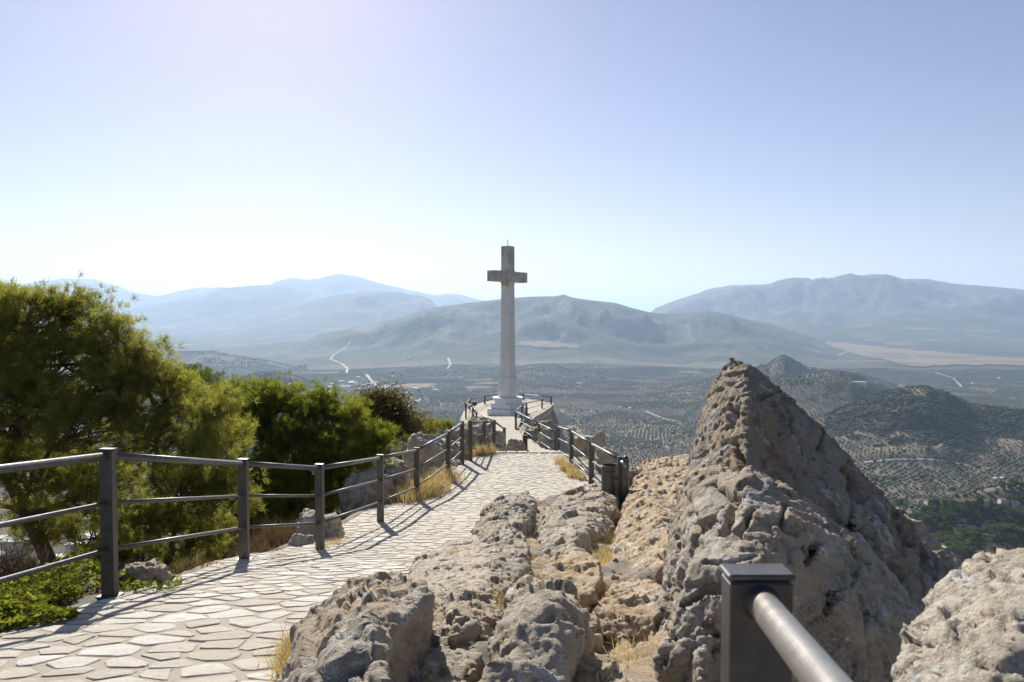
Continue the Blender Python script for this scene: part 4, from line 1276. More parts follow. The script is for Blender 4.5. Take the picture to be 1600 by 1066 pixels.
# green creeping cover
rng = np.random.default_rng(310)
cc = []
while len(cc) < 17000:
    Y = rng.uniform(3.9, 7.2); X = rng.uniform(-4.4, -2.45)
    f_ = float(xl(Y)) - 0.10 + 0.22 * math.sin(Y * 3.1) - 0.1 * math.sin(Y * 7.7)
    if Y > 5.75: f_ -= 0.0
    if X > f_ and not (5.7 < Y < 6.6 and X < -2.5 and rng.random() < .15): continue
    if Y > 5.8 and rng.random() < (Y - 5.8) * 1.6: continue
    cc.append((X, Y))
cc = np.array(cc)
zz = zground(cc[:, 0], cc[:, 1])
bush = np.clip(0.5 + 0.9 * vnoise(np.column_stack([cc * 2.2, cc[:, 0] * 0]), 8), 0, 1)
edge = np.clip((xl(cc[:, 1]) - cc[:, 0]) / 0.4, 0.15, 1)
hz_ = rng.uniform(0, 1, len(cc)) ** 0.7 * (0.06 + 0.20 * bush) * edge
V, Fc = leaves(np.column_stack([cc, zz + 0.01 + hz_]), 0.027, rng, 0.6)
me = mesh_np('ground_cover', V, Fc, smooth=False)
tt = np.repeat(np.clip(rng.uniform(0, .7, len(cc)) + 0.3 * (rng.random(len(cc)) < .1), 0, 1), 4)
set_color(me, np.stack([tt, tt, tt], 1))
o = link_mesh('ground_cover', me, M['cover_leaf'])
tag(o, 'bright green leafy ground cover at the foot of the first left railing post', 'ground cover', None, 'stuff')
# rubble and pebbles in the rock field
rng = np.random.default_rng(320)
mb = MB()
for k in range(900):
    Y = rng.uniform(2.6, 14) if k > 300 else rng.uniform(2.6, 6)
    X = rng.uniform(float(xr(Y)) + 0.0, float(xf(Y)) - 0.3)
    if X > 0.20 * Y and k % 3: X = rng.uniform(float(xr(Y)), 0.2 * Y)
    s_ = rng.uniform(0.006, 0.03) * (1 if k % 9 else 2)
    z_ = gz(X, Y)
    pts_ = [Vector((X, Y, z_)) + Vector(rng.normal(0, 1, 3)).normalized() * s_ * rng.uniform(.7, 1.2) for _ in range(6)]
    c0 = Vector((X, Y, z_))
    dirs = [Vector(d) for d in ((1, 0, 0), (0, 1, 0), (-1, 0, 0), (0, -1, 0), (0, 0, .7), (0, 0, -.7))]
    pts_ = [c0 + d * s_ * rng.uniform(.7, 1.2) for d in dirs]
    mb.poly(pts_, [(0, 1, 4), (1, 2, 4), (2, 3, 4), (3, 0, 4), (1, 0, 5), (2, 1, 5), (3, 2, 5), (0, 3, 5)])
o = mb.build('pebbles', M['rock_warm'])
tag(o, 'loose pebbles and rubble scattered on the soil between the boulders', 'pebbles', None, 'stuff')

# ================================================================ far terrain
BR = [0, 60, 150, 300, 500, 700, 860, 1500, 2500, 4000, 7000, 12000, 20000, 60000]
BZ = [-22, -30, -85, -160, -212, -238, -250, -290, -318, -340, -358, -330, -260, -200]
# (polyline of the crest in the photograph, distance, front width, back width, roughness)
RIDGES = [
 ([(-200, 470), (0, 452), (60, 440), (100, 435), (150, 436), (190, 447), (215, 457), (250, 462), (300, 451), (345, 447), (380, 456), (460, 475)], 21500, 3600, 3000, .22),
 ([(380, 480), (430, 440), (455, 434), (480, 437), (500, 436), (530, 429), (560, 433), (600, 445), (640, 453), (680, 461), (700, 458), (720, 460), (745, 467), (800, 476), (900, 490)], 19500, 3600, 3000, .22),
 ([(60, 500), (150, 490), (220, 480), (300, 464), (345, 450), (390, 447), (435, 445), (480, 455), (520, 466), (600, 485), (660, 500)], 16000, 3000, 2600, .22),
 ([(400, 495), (470, 476), (520, 462), (570, 457), (620, 458), (655, 463), (675, 470), (685, 482), (720, 500)], 12800, 2300, 2200, .25),
 ([(1000, 505), (1025, 482), (1060, 468), (1110, 452), (1150, 447), (1200, 445), (1230, 438), (1280, 438), (1330, 433), (1385, 433), (1410, 440), (1450, 440), (1490, 445), (1540, 448), (1600, 455), (1700, 460), (1900, 470), (2300, 480)], 13500, 3800, 3500, .42),
 ([(470, 535), (500, 524), (560, 511), (620, 496), (680, 479), (740, 470), (790, 463), (830, 460), (880, 461), (920, 465), (960, 469), (1000, 480), (1040, 488), (1075, 487), (1105, 486), (1140, 492), (1200, 508), (1260, 525), (1330, 547), (1380, 560)], 7600, 1900, 2200, .42),
 ([(200, 575), (230, 560), (280, 549), (330, 548), (400, 558), (450, 570), (500, 590)], 5200, 500, 800, .16),
 ([(760, 600), (790, 590), (815, 580), (850, 573), (868, 571), (885, 577), (930, 592), (960, 600)], 4300, 350, 500, .2),
 ([(1080, 600), (1130, 588), (1165, 581), (1185, 574), (1200, 569), (1213, 558), (1225, 553), (1240, 561), (1262, 573), (1300, 578), (1340, 582), (1380, 596)], 3300, 260, 400, .5),
 ([(350, 604), (375, 590), (400, 582), (430, 580), (460, 586), (490, 598), (530, 616)], 3000, 220, 350, .2),
 ([(1120, 620), (1180, 600), (1230, 586), (1290, 577), (1330, 578), (1370, 594), (1400, 610), (1450, 628)], 2300, 420, 500, .10),
 ([(1240, 665), (1300, 642), (1340, 622), (1380, 606), (1420, 600), (1450, 600), (1480, 606), (1520, 625), (1560, 632), (1620, 638), (1760, 650), (1900, 670)], 1750, 300, 420, .22),
 ([(1400, 790), (1460, 775), (1520, 752), (1580, 742), (1660, 740), (1800, 745)], 900, 90, 160, .10),
]
def zfar(X, Y, detail=True):
    X = np.asarray(X, float); Y = np.asarray(Y, float)
    shp = X.shape
    X = X.ravel(); Y = Y.ravel()
    r = np.hypot(X, Y)
    th = np.clip(np.arctan2(X, Y), -RAD(52), RAD(52))
    D = r * np.cos(th)
    px = 800 + F * np.tan(th)
    outside = np.abs(np.arctan2(X, Y)) > RAD(75)
    z = np.interp(r, BR, BZ)
    big = np.zeros_like(z)
    p2 = np.stack([X, Y, np.zeros_like(X)], 1)
    wob = vnoise(p2 / 2500.0, 61)
    for (poly, dist, wf, wb, rg) in RIDGES:
        xs_ = [p[0] for p in poly]
        rat = [ray(p[0], p[1])[1] for p in poly]
        zb = float(np.interp(dist, BR, BZ))
        cz = np.interp(px, xs_, rat) * dist
        amp = cz - zb
        span = xs_[-1] - xs_[0]
        fade = sstep(xs_[0] - 0.12 * span - 20, xs_[0], px) * (1 - sstep(xs_[-1], xs_[-1] + 0.12 * span + 20, px))
        amp = np.maximum(amp * fade, 0)
        s_ = D - dist
        t_ = np.where(s_ < 0, -s_ / wf, s_ / wb)
        t_ = np.maximum(t_ * (1 + 0.18 * wob), 0)
        prof = np.exp(-1.25 * t_ ** 1.5)
        if detail:
            n_ = ridged(p2 / (wf * 0.55) + rg * 50, 5, 70, 0.55)
            prof = prof * (1 + rg * 1.7 * (n_ - 0.35) * np.clip(t_ * 2.2, 0.04, 1))
        big = np.maximum(big, amp * prof)
    z = z + big
    if detail:
        z = z + sstep(150, 1500, r) * 9 * fbm(p2 / 420.0, 4, 80) + sstep(2500, 9000, r) * 34 * fbm(p2 / 2100.0, 4, 84)
    return z.reshape(shp)
def hitfar(px, py, start=500.0):
    a, b = ray(px, py)
    Ys = np.geomspace(start, 30000, 520)
    d = b * Ys - zfar(a * Ys, Ys)
    idx = np.nonzero(d < 0)[0]
    if len(idx) == 0: return None
    k = idx[0]
    Y = Ys[k] if k == 0 else Ys[k - 1] + (Ys[k] - Ys[k - 1]) * d[k - 1] / (d[k - 1] - d[k])
    return Vector((a * Y, Y, b * Y))
ths = np.concatenate([np.arange(-180, -40, 4.0), np.arange(-40, 40, 0.1), np.arange(40, 180.1, 4.0)])
ths[-1] = 180.0
rs = np.concatenate([[8, 14, 22, 35, 50], np.geomspace(65, 45000, 500)])
TH, RR = np.meshgrid(np.radians(ths), rs)
X, Y = RR * np.sin(TH), RR * np.cos(TH)
Z = zfar(X, Y)
nt_, nr_ = len(ths), len(rs)
i = np.arange((nr_ - 1) * (nt_ - 1))
r_, c_ = i // (nt_ - 1), i % (nt_ - 1)
a = r_ * nt_ + c_
fm = mesh_np('valley_terrain', np.stack([X.ravel(), Y.ravel(), Z.ravel()], 1), np.stack([a, a + 1, a + nt_ + 1, a + nt_], 1))
# terrain material
t = NT('valley_fields')
pos2 = t.scalevec((1, 1, 0))
big = t.noise(1 / 900.0, 5, 0.6, vec=pos2)
fieldc = t.vor(1 / 330.0, vec=pos2, out='Color')
sc = t.t.nodes.new('ShaderNodeSeparateColor'); t.set(sc.inputs[0], fieldc)
soilc = t.ramp(sc.outputs[0], [(0.0, (0.15, 0.115, 0.078)), (0.35, (0.22, 0.18, 0.13)), (0.6, (0.12, 0.115, 0.075)), (0.8, (0.30, 0.225, 0.155)), (1.0, (0.19, 0.15, 0.10))])
fldc = t.ramp(sc.outputs[1], [(0.0, (0.040, 0.052, 0.032)), (0.5, (0.065, 0.072, 0.045)), (0.85, (0.11, 0.10, 0.068)), (1.0, (0.22, 0.18, 0.125))])
# distance from the hill decides whether single trees are built or only their average colour is
dist_ = t.t.nodes.new('ShaderNodeVectorMath'); dist_.operation = 'LENGTH'; t.set(dist_.inputs[0], pos2)
dm = t.t.nodes.new('ShaderNodeMapRange'); t.set(dm.inputs[0], dist_.outputs['Value']); dm.inputs[1].default_value = 4300; dm.inputs[2].default_value = 5600
c = t.mix(dm.outputs[0], soilc, fldc)
# distant groves: tree dots
dots = t.ramp(t.vor(1 / 15.0, vec=pos2, rnd=0.25), [(0.25, 1.0), (0.42, 0.0)])
c = t.mix(t.math('MULTIPLY', t.math('MULTIPLY', dots, dm.outputs[0]), 0.75), c, (0.06, 0.072, 0.042))
# scrub on steep ground
nrm = t.t.nodes.new('ShaderNodeSeparateXYZ'); t.set(nrm.inputs[0], t.geo.outputs['Normal'])
steepf = t.ramp(nrm.outputs[2], [(0.90, 1.0), (0.985, 0.0)])
scr = t.mix(t.ramp(t.noise(1 / 150.0, 9, 0.78), [(0.44, 0.0), (0.60, 1.0)]), (0.032, 0.040, 0.026), (0.16, 0.135, 0.10))
c = t.mix(steepf, c, scr)
c = t.mix(t.ramp(t.noise(1 / 140.0, 6, 0.7), [(0.45, 0.0), (0.65, 0.6)]), c, (0.055, 0.065, 0.038))
c = t.mix(t.ramp(big, [(0.60, 0.0), (0.68, 0.6)]), c, (0.32, 0.25, 0.17))
dn = t.t.nodes.new('ShaderNodeMapRange'); t.set(dn.inputs[0], dist_.outputs['Value']); dn.inputs[1].default_value = 980; dn.inputs[2].default_value = 760
near_c = t.mix(t.ramp(t.noise(1 / 6.0, 8, 0.75), [(0.42, 0.0), (0.58, 1.0)]), (0.055, 0.065, 0.032), (0.20, 0.165, 0.11))
c = t.mix(dn.outputs[0], c, near_c)
M['terrain'] = t.principled(c, 0.95, normal=t.bump(t.noise(1 / 40.0, 6, 0.7), 0.5, 14.0), spec=0.05)
vt = link_mesh('terrain', fm, M['terrain'])
tag(vt, 'valley of olive groves with hills and mountain ranges beyond', None, None, 'structure')

# ---------------------------------------------------------------- olive groves
rng = np.random.default_rng(500)
seeds = []
while len(seeds) < 800:
    Yf = math.sqrt(rng.uniform(0.75 ** 2, 5.2 ** 2)) * 1000
    Xf = rng.uniform(-0.74, 0.74) * Yf
    seeds.append((Xf, Yf))
seeds = np.array(seeds)
PT, SC = [], []
for k, (sx, sy) in enumerate(seeds):
    d2 = np.hypot(seeds[:, 0] - sx, seeds[:, 1] - sy)
    nb = seeds[(d2 < 900) & (d2 > 0)]
    if rng.random() < 0.02: continue
    pitch_a = rng.uniform(8.0, 10.5); pitch_b = pitch_a * rng.uniform(0.75, 1.25)
    ang = rng.uniform(0, math.pi)
    g1 = np.arange(-44, 45)
    A_, B_ = np.meshgrid(g1 * pitch_a, g1 * pitch_b)
    A_ = A_.ravel() + rng.normal(0, .9, A_.size); B_ = B_.ravel() + rng.normal(0, .9, B_.size)
    bow = 0.0006 * rng.normal()
    B_ = B_ + bow * A_ ** 2
    x_ = sx + A_ * math.cos(ang) - B_ * math.sin(ang)
    y_ = sy + A_ * math.sin(ang) + B_ * math.cos(ang)
    own = np.hypot(x_ - sx, y_ - sy)
    keep = (np.hypot(A_, B_) < 420)
    for (qx, qy) in nb:
        keep &= own + 3.0 < np.hypot(x_ - qx, y_ - qy)
    keep &= rng.random(len(x_)) > 0.09
    x_, y_ = x_[keep], y_[keep]
    PT.append(np.column_stack([x_, y_]))
    SC.append(np.full(len(x_), rng.uniform(0.8, 1.3)) * rng.uniform(0.6, 1.3, len(x_)))
PT = np.concatenate(PT); SC = np.concatenate(SC)
ok = (np.abs(PT[:, 0] / PT[:, 1]) < 0.72) & (np.hypot(PT[:, 0], PT[:, 1]) > 820) & (PT[:, 1] < 4800)
# leave the park, the town and the far-left town out
u = PT[:, 0] / PT[:, 1]
ok &= ~((PT[:, 1] < 845) & (u > 0.3)) & ~((u < -0.20) & (PT[:, 1] < 1500))
PT, SC = PT[ok], SC[ok]
zt = zfar(PT[:, 0], PT[:, 1])
print('olives', len(PT))
def gn_scatter(name, P3_, sizes, mat, label, cat, squash=0.8, seed=0):
    me = bpy.data.meshes.new(name)
    me.vertices.add(len(P3_))
    me.vertices.foreach_set('co', np.asarray(P3_, dtype=np.float32).ravel())
    at_ = me.attributes.new('size', 'FLOAT', 'POINT')
    at_.data.foreach_set('value', np.asarray(sizes, dtype=np.float32))
    me.update()
    o = link_mesh(name, me, mat)
    ng = bpy.data.node_groups.new(name, 'GeometryNodeTree')
    ng.interface.new_socket('Geometry', in_out='INPUT', socket_type='NodeSocketGeometry')
    ng.interface.new_socket('Geometry', in_out='OUTPUT', socket_type='NodeSocketGeometry')
    N_ = ng.nodes; L_ = ng.links
    gi = N_.new('NodeGroupInput'); go = N_.new('NodeGroupOutput')
    ico = N_.new('GeometryNodeMeshIcoSphere'); ico.inputs['Radius'].default_value = 1.0; ico.inputs['Subdivisions'].default_value = 2
    # lumpy blob
    sp = N_.new('GeometryNodeSetPosition')
    nz = N_.new('ShaderNodeTexNoise'); nz.inputs['Scale'].default_value = 1.6; nz.inputs['Detail'].default_value = 2
    ps = N_.new('GeometryNodeInputPosition')
    vm = N_.new('ShaderNodeVectorMath'); vm.operation = 'SCALE'
    mt = N_.new('ShaderNodeMath'); mt.operation = 'MULTIPLY_ADD'; mt.inputs[1].default_value = 1.5; mt.inputs[2].default_value = -0.75
    L_.new(nz.outputs['Fac'], mt.inputs[0]); L_.new(ps.outputs[0], vm.inputs[0]); L_.new(mt.outputs[0], vm.inputs['Scale'])
    L_.new(ico.outputs['Mesh'], sp.inputs['Geometry']); L_.new(vm.outputs[0], sp.inputs['Offset'])
    tf = N_.new('GeometryNodeTransform'); tf.inputs['Scale'].default_value = (1, 1, squash); tf.inputs['Translation'].default_value = (0, 0, 0.75)
    L_.new(sp.outputs[0], tf.inputs['Geometry'])
    sm = N_.new('GeometryNodeSetMaterial'); sm.inputs['Material'].default_value = mat
    L_.new(tf.outputs[0], sm.inputs['Geometry'])
    ip = N_.new('GeometryNodeInstanceOnPoints')
    na = N_.new('GeometryNodeInputNamedAttribute'); na.data_type = 'FLOAT'; na.inputs['Name'].default_value = 'size'
    rv = N_.new('FunctionNodeRandomValue'); rv.data_type = 'FLOAT_VECTOR'; rv.inputs[0].default_value = (0, 0, 0); rv.inputs[1].default_value = (0, 0, 6.28)
    L_.new(gi.outputs[0], ip.inputs['Points']); L_.new(sm.outputs[0], ip.inputs['Instance'])
    L_.new(na.outputs['Attribute'], ip.inputs['Scale']); L_.new(rv.outputs[0], ip.inputs['Rotation'])
    L_.new(ip.outputs[0], go.inputs[0])
    md = o.modifiers.new('scatter', 'NODES'); md.node_group = ng
    return tag(o, label, cat, None, 'stuff')
t = NT('olive_foliage')
c = t.mix(t.noise(1 / 70.0, 4, 0.6), (0.060, 0.080, 0.043), (0.12, 0.138, 0.082))
M['olive'] = t.principled(c, 0.85, spec=0.15)
gn_scatter('olive_trees', np.column_stack([PT, zt - 0.2]), SC * 2.15, M['olive'], 'rows of olive trees covering the valley floor and hills', 'olive trees')
# scrub and wood on the rocky hills
t = NT('scrub_foliage')
M['scrub'] = t.principled(t.mix(t.noise(1 / 50.0, 4, 0.6), (0.032, 0.045, 0.022), (0.065, 0.08, 0.04)), 0.9, spec=0.1)
SPp = []
def hillscrub(px0, px1, D0, D1, n):
    D = rng.uniform(D0, D1, n); px = rng.uniform(px0, px1, n)
    SPp.append(np.column_stack([(px - 800) / F * D, D]))
hillscrub(1290, 1760, 1480, 1850, 5200)
hillscrub(1180, 1275, 3150, 3400, 700)
hillscrub(220, 480, 4700, 5300, 3000)
hillscrub(350, 520, 2750, 3100, 900)
hillscrub(800, 960, 4000, 4400, 500)
hillscrub(1150, 1480, 950, 1150, 1500)
hillscrub(300, 900, 1200, 2600, 1200)
hillscrub(900, 1600, 1100, 2400, 900)
SPp = np.concatenate(SPp)
msk = fbm(np.column_stack([SPp / 90.0, SPp[:, 0] * 0]), 3, 44) > -0.08
SPp = SPp[msk]
zs_ = zfar(SPp[:, 0], SPp[:, 1])
gn_scatter('scrub', np.column_stack([SPp, zs_ - 0.5]), rng.uniform(1.6, 5.0, len(SPp)), M['scrub'], 'dark scrub and holm oak wood on the rocky hilltops', 'scrub', 0.75)

# ---------------------------------------------------------------- roads
t = NT('pale_gravel_road')
M['road'] = t.principled(t.mix(t.noise(1 / 9.0, 4), (0.50, 0.46, 0.40), (0.34, 0.31, 0.25)), 0.9)
def road(px_pts, width, label, lift=1.2):
    P_ = []
    for k in range(len(px_pts) - 1):
        for s_ in range(6):
            q = s_ / 6
            x = px_pts[k][0] * (1 - q) + px_pts[k + 1][0] * q; y = px_pts[k][1] * (1 - q) + px_pts[k + 1][1] * q
            h_ = hitfar(x, y)
            if h_ is not None: P_.append(h_)
    V_, f_ = [], []
    for k, p in enumerate(P_):
        d = (P_[min(k + 1, len(P_) - 1)] - P_[max(k - 1, 0)]); d.z = 0
        if d.length < 1e-6: d = Vector((1, 0, 0))
        n_ = Vector((-d.y, d.x, 0)).normalized() * width / 2 * (1 + 0.35 * math.sin(k * 1.3) * math.sin(k * 0.37))
        for q in (p - n_, p + n_):
            V_.append((q.x, q.y, float(zfar(np.array([q.x]), np.array([q.y]))[0]) + lift))
        if k: f_.append((2 * k - 2, 2 * k, 2 * k + 1, 2 * k - 1))
    m_ = MB(); m_.poly(V_, f_)
    o = m_.build('road', M['road'])
    tag(o, label, None, None, 'structure')
road([(549, 534), (537, 546), (521, 556), (516, 562), (534, 569), (543, 577), (541, 585)], 13, 'pale road winding across the valley left of the cross', 4)
road([(572, 585), (582, 598), (590, 606)], 16, 'short pale road among the distant houses', 3)
road([(626, 619), (640, 622), (656, 625), (640, 634), (622, 644)], 11, 'pale road bend beyond the brown tree', 2)
road([(1008, 643), (1024, 650), (1040, 656), (1062, 660)], 9, 'pale track on the valley floor right of the platform', 2)
road([(1350, 724), (1385, 720), (1420, 719), (1445, 719), (1475, 722), (1510, 728), (1552, 736)], 4.5, 'pale track along the foot of the rocky hill', 2)
road([(1415, 578), (1440, 580), (1462, 583), (1490, 592), (1505, 608)], 11, 'pale road on the plain at the right', 3)
road([(700, 560), (704, 570), (698, 578)], 14, 'short pale road on the plain left of the cross', 3)
road([(1310, 555), (1330, 548), (1350, 552)], 14, 'distant track beside the ochre fields', 3)

# ---------------------------------------------------------------- bare fields on the plain
def field(tops, bots, mat, label, n=30, m=6, lift=7.0):
    x0, x1 = tops[0][0], tops[-1][0]
    V_, ok_ = [], []
    for i in range(n):
        x = x0 + (x1 - x0) * i / (n - 1)
        yt = np.interp(x, [p[0] for p in tops], [p[1] for p in tops]); yb = np.interp(x, [p[0] for p in bots], [p[1] for p in bots])
        yt += 1.2 * float(vnoise(np.array([[x / 17.0, 0.3, 0.1]]), 5)[0]); yb += 2.5 * float(vnoise(np.array([[x / 14.0, 3.3, 0.1]]), 6)[0])
        for j in range(m):
            h_ = hitfar(x, yt + (yb - yt) * j / (m - 1))
            V_.append((h_.x, h_.y, h_.z + lift) if h_ is not None else None)
    f_ = []
    for i in range(n - 1):
        for j in range(m - 1):
            q = (i * m + j, i * m + j + 1, (i + 1) * m + j + 1, (i + 1) * m + j)
            if all(V_[k] is not None for k in q):
                ys_ = [V_[k][1] for k in q]
                if max(ys_) - min(ys_) < 900: f_.append(q)
    m_ = MB(); m_.poly([v if v is not None else (0, 6000, -600) for v in V_], f_)
    tag(m_.build('field', mat), label, None, None, 'structure')
t = NT('ochre_ploughed_field')
c = t.mix(t.noise(1 / 220.0, 5, 0.6), (0.31, 0.215, 0.14), (0.19, 0.15, 0.10))
c = t.mix(t.ramp(t.noise(1 / 500.0, 3, 0.5), [(0.5, 0.0), (0.56, 0.6)]), c, (0.10, 0.10, 0.065))
c = t.mix(t.math('MULTIPLY', t.ramp(t.vor(1 / 26.0, rnd=0.15), [(0.22, 1.0), (0.36, 0.0)]), 0.55), c, (0.08, 0.085, 0.05))
M['ochre'] = t.principled(c, 0.95, spec=0.05)
field([(1290, 534), (1340, 540), (1420, 547), (1520, 556), (1640, 563)], [(1290, 540), (1340, 556), (1385, 566), (1420, 574), (1500, 572), (1640, 571)], M['ochre'], 'ochre ploughed fields on the plain at the far right')
field([(795, 536), (850, 535), (905, 540)], [(795, 541), (850, 545), (905, 544)], M['ochre'], 'pale strip of bare field right of the cross')

# ---------------------------------------------------------------- houses
t = NT('white_render'); M['hwhite'] = t.principled(t.mix(t.noise(0.4, 4), (0.74, 0.72, 0.68), (0.60, 0.57, 0.52)), 0.85)
t = NT('cream_render'); M['hcream'] = t.principled(t.mix(t.noise(0.4, 4), (0.58, 0.48, 0.36), (0.50, 0.43, 0.34)), 0.85)
t = NT('terracotta_tiles'); M['hroof'] = t.principled(t.mix(t.noise(1.2, 5), (0.36, 0.19, 0.12), (0.48, 0.30, 0.20)), 0.85)
t = NT('pale_flat_roof'); M['hflat'] = t.principled((0.66, 0.66, 0.66), 0.8)
t = NT('window_glass'); M['hwin'] = t.principled((0.05, 0.06, 0.07), 0.25)
rnh = random.Random(900)
HB = {}
def house_mesh(kind, L, Wd, H, flat, floors, mat):
    """returns (wall, roof, window) meshes in local coordinates"""
    w_ = MB(); w_.box((0, 0, H / 2 - 1.5), (L, Wd, H + 3))
    if not flat:
        w_.poly([(L / 2 - .01, -Wd / 2, H), (L / 2 - .01, Wd / 2, H), (L / 2 - .01, 0, H + Wd * .24), (-L / 2 + .01, -Wd / 2, H), (-L / 2 + .01, Wd / 2, H), (-L / 2 + .01, 0, H + Wd * .24)], [(0, 1, 2), (4, 3, 5)])
    r_ = MB()
    if flat:
        r_.box((0, 0, H + .2), (L + .4, Wd + .4, .4))
    else:
        e = .5
        for s_ in (-1, 1):
            a = [(-L / 2 - e, s_ * (Wd / 2 + e), H - .15), (L / 2 + e, s_ * (Wd / 2 + e), H - .15), (L / 2 + e, 0, H + Wd * .26), (-L / 2 - e, 0, H + Wd * .26)]
            b = [(x, y, z + .25) for x, y, z in a]
            r_.poly(a + b, [(0, 1, 2, 3), (7, 6, 5, 4), (0, 4, 5, 1), (1, 5, 6, 2), (2, 6, 7, 3), (3, 7, 4, 0)])
    wn_ = MB()
    for f_ in range(floors):
        for k in range(max(2, int(L / 4))):
            x = -L / 2 + (k + .5) * L / max(2, int(L / 4))
            for s_ in (-1, 1):
                wn_.box((x, s_ * (Wd / 2 + .02), 1.6 + f_ * 3.1), (1.1, .12, 1.3))
    out = []
    for nm, b_, mt_ in (('wall', w_, mat), ('roof', r_, M['hflat'] if flat else M['hroof']), ('window', wn_, M['hwin'])):
        me = bpy.data.meshes.new(nm); me.from_pydata(b_.v, [], b_.f); me.update(); me.materials.append(mt_)
        out.append((nm, me))
    return out
for kd, args in {'a': (14, 8, 4, False, 1, M['hwhite']), 'b': (20, 9, 6.5, False, 2, M['hcream']), 'c': (16, 12, 9.5, True, 3, M['hwhite']), 'd': (34, 12, 5, True, 1, M['hwhite']), 'e': (18, 9, 6.5, False, 2, M['hwhite']), 'f': (26, 14, 16, True, 5, M['hcream'])}.items():
    HB[kd] = house_mesh(kd, *args)
def house(px, py, kd, rz, label, group, sc=1.0, start=500.0, name='house'):
    h_ = hitfar(px, py, start)
    if h_ is None: return
    root = empty(name, h_, label, 'house' if name == 'house' else 'building', group, rz)
    root.scale = (sc, sc, sc)
    for nm, me in HB[kd]:
        o = bpy.data.objects.new(nm, me); COL.objects.link(o); o.parent = root
# village below the olive hill on the right
vil = [(1410, 791, 'a'), (1420, 789, 'e'), (1432, 790, 'a'), (1445, 789, 'b'), (1458, 790, 'b'), (1468, 789, 'e'), (1480, 791, 'b'), (1492, 790, 'e'), (1500, 790, 'b'), (1518, 789, 'b'), (1532, 789, 'e'), (1572, 788, 'e'), (1582, 791, 'a')]
vl = ['leftmost small white house of the village row below the olive slope', 'white two storey house second from the left in the village row', 'small white house third from the left in the village row', 'cream house fourth from the left in the village row',
      'cream house fifth from the left in the village row', 'white two storey house left of the middle of the village row', 'cream house in the middle of the village row', 'white house right of the middle of the village row', 'cream house beside the dark cypress in the village row',
      'cream house at the right end of the close village row', 'last white house of the close village row', 'detached white house among trees right of the village row', 'small white outbuilding right of the detached white house']
for (px, py, kd), lb_ in zip(vil, vl):
    house(px, py, kd, rnh.uniform(-.3, .3), lb_, 'houses of the village below the olive slope', rnh.uniform(.75, .95))
house(1560, 749, 'd', 0.2, 'long white farm building on the olive slope at the right', None, 0.55)
# town left of the cross, behind the pines
GTW = 'distant houses of the town left of the cross'
for k in range(80):
    px = rnh.gauss(560, 60); py = rnh.gauss(606, 8)
    if k % 3 == 0: px, py = rnh.uniform(430, 520), rnh.uniform(606, 640)
    if px > 745 or px < 420 or py < 590: continue
    if py > 620 and px > 560: continue
    kd = rnh.choice('aabcdde')
    house(px, py, kd, rnh.uniform(0, 3.1), 'tiny pale house of the distant town behind the pines, left of the cross', GTW, rnh.uniform(.8, 1.5), 1500)
for (px, py, sc, wh_) in ((455, 622, 1.6, 'leftmost'), (470, 632, 1.9, 'lowest and largest'), (500, 610, 1.3, 'middle'), (540, 606, 1.5, 'second from right'), (600, 608, 1.7, 'rightmost')):
    house(px, py, 'd', rnh.uniform(-.3, .3), wh_ + ' white flat roofed shed of the distant town left of the cross', 'large white sheds in the distant town', sc, 1500, 'warehouse')
GFF = 'scattered white farmhouses on the valley floor'
for (px, py, where) in ((905, 600, 'right of the cross base, above the groves'), (860, 640, 'just above the right corner of the viewing platform'), (970, 638, 'left one of two side by side, above the right railing'), (985, 640, 'right one of two side by side, above the right railing'),
        (1130, 600, 'just left of the tip of the crag'), (640, 560, 'halfway between the winding road and the cross'), (615, 535, 'right of the upper bend of the winding road'), (660, 575, 'left of the cross, below the halfway farm'),
        (720, 590, 'first one left of the cross shaft'), (590, 520, 'on the near foot of the central hill, left of the cross'), (500, 525, 'above the start of the winding road'), (470, 540, 'left of the winding road on the plain'),
        (1085, 588, 'left of the crag, above the olive rows'), (1065, 560, 'at the foot of the central hill, right of the cross'), (1560, 592, 'right of the pale road at the far right'), (1520, 600, 'at the lower end of the pale road at the far right'),
        (1340, 600, 'on the olive hill behind the crag'), (930, 575, 'right of the small cone hill'), (700, 605, 'left of the platform railing, among tree rows'), (735, 612, 'directly above the left corner of the platform railing'), (885, 606, 'below the small cone hill')):
    house(px, py, rnh.choice('ade'), rnh.uniform(0, 3), 'tiny white farmhouse ' + where, GFF, rnh.uniform(.8, 1.3), 1200, 'farmhouse')
# town at the foot of the castle hill, glimpsed under the tallest pine
GB = 'town buildings glimpsed below the tallest pine'
for k in range(46):
    px = rnh.uniform(-40, 190); py = rnh.uniform(690, 900)
    kd = rnh.choice('bcfceb')
    house(px, py, kd, rnh.uniform(0, 3.1), 'pale town building far below, seen through the lower branches of the tallest pine', GB, rnh.uniform(.8, 1.2), 350, 'town_building')

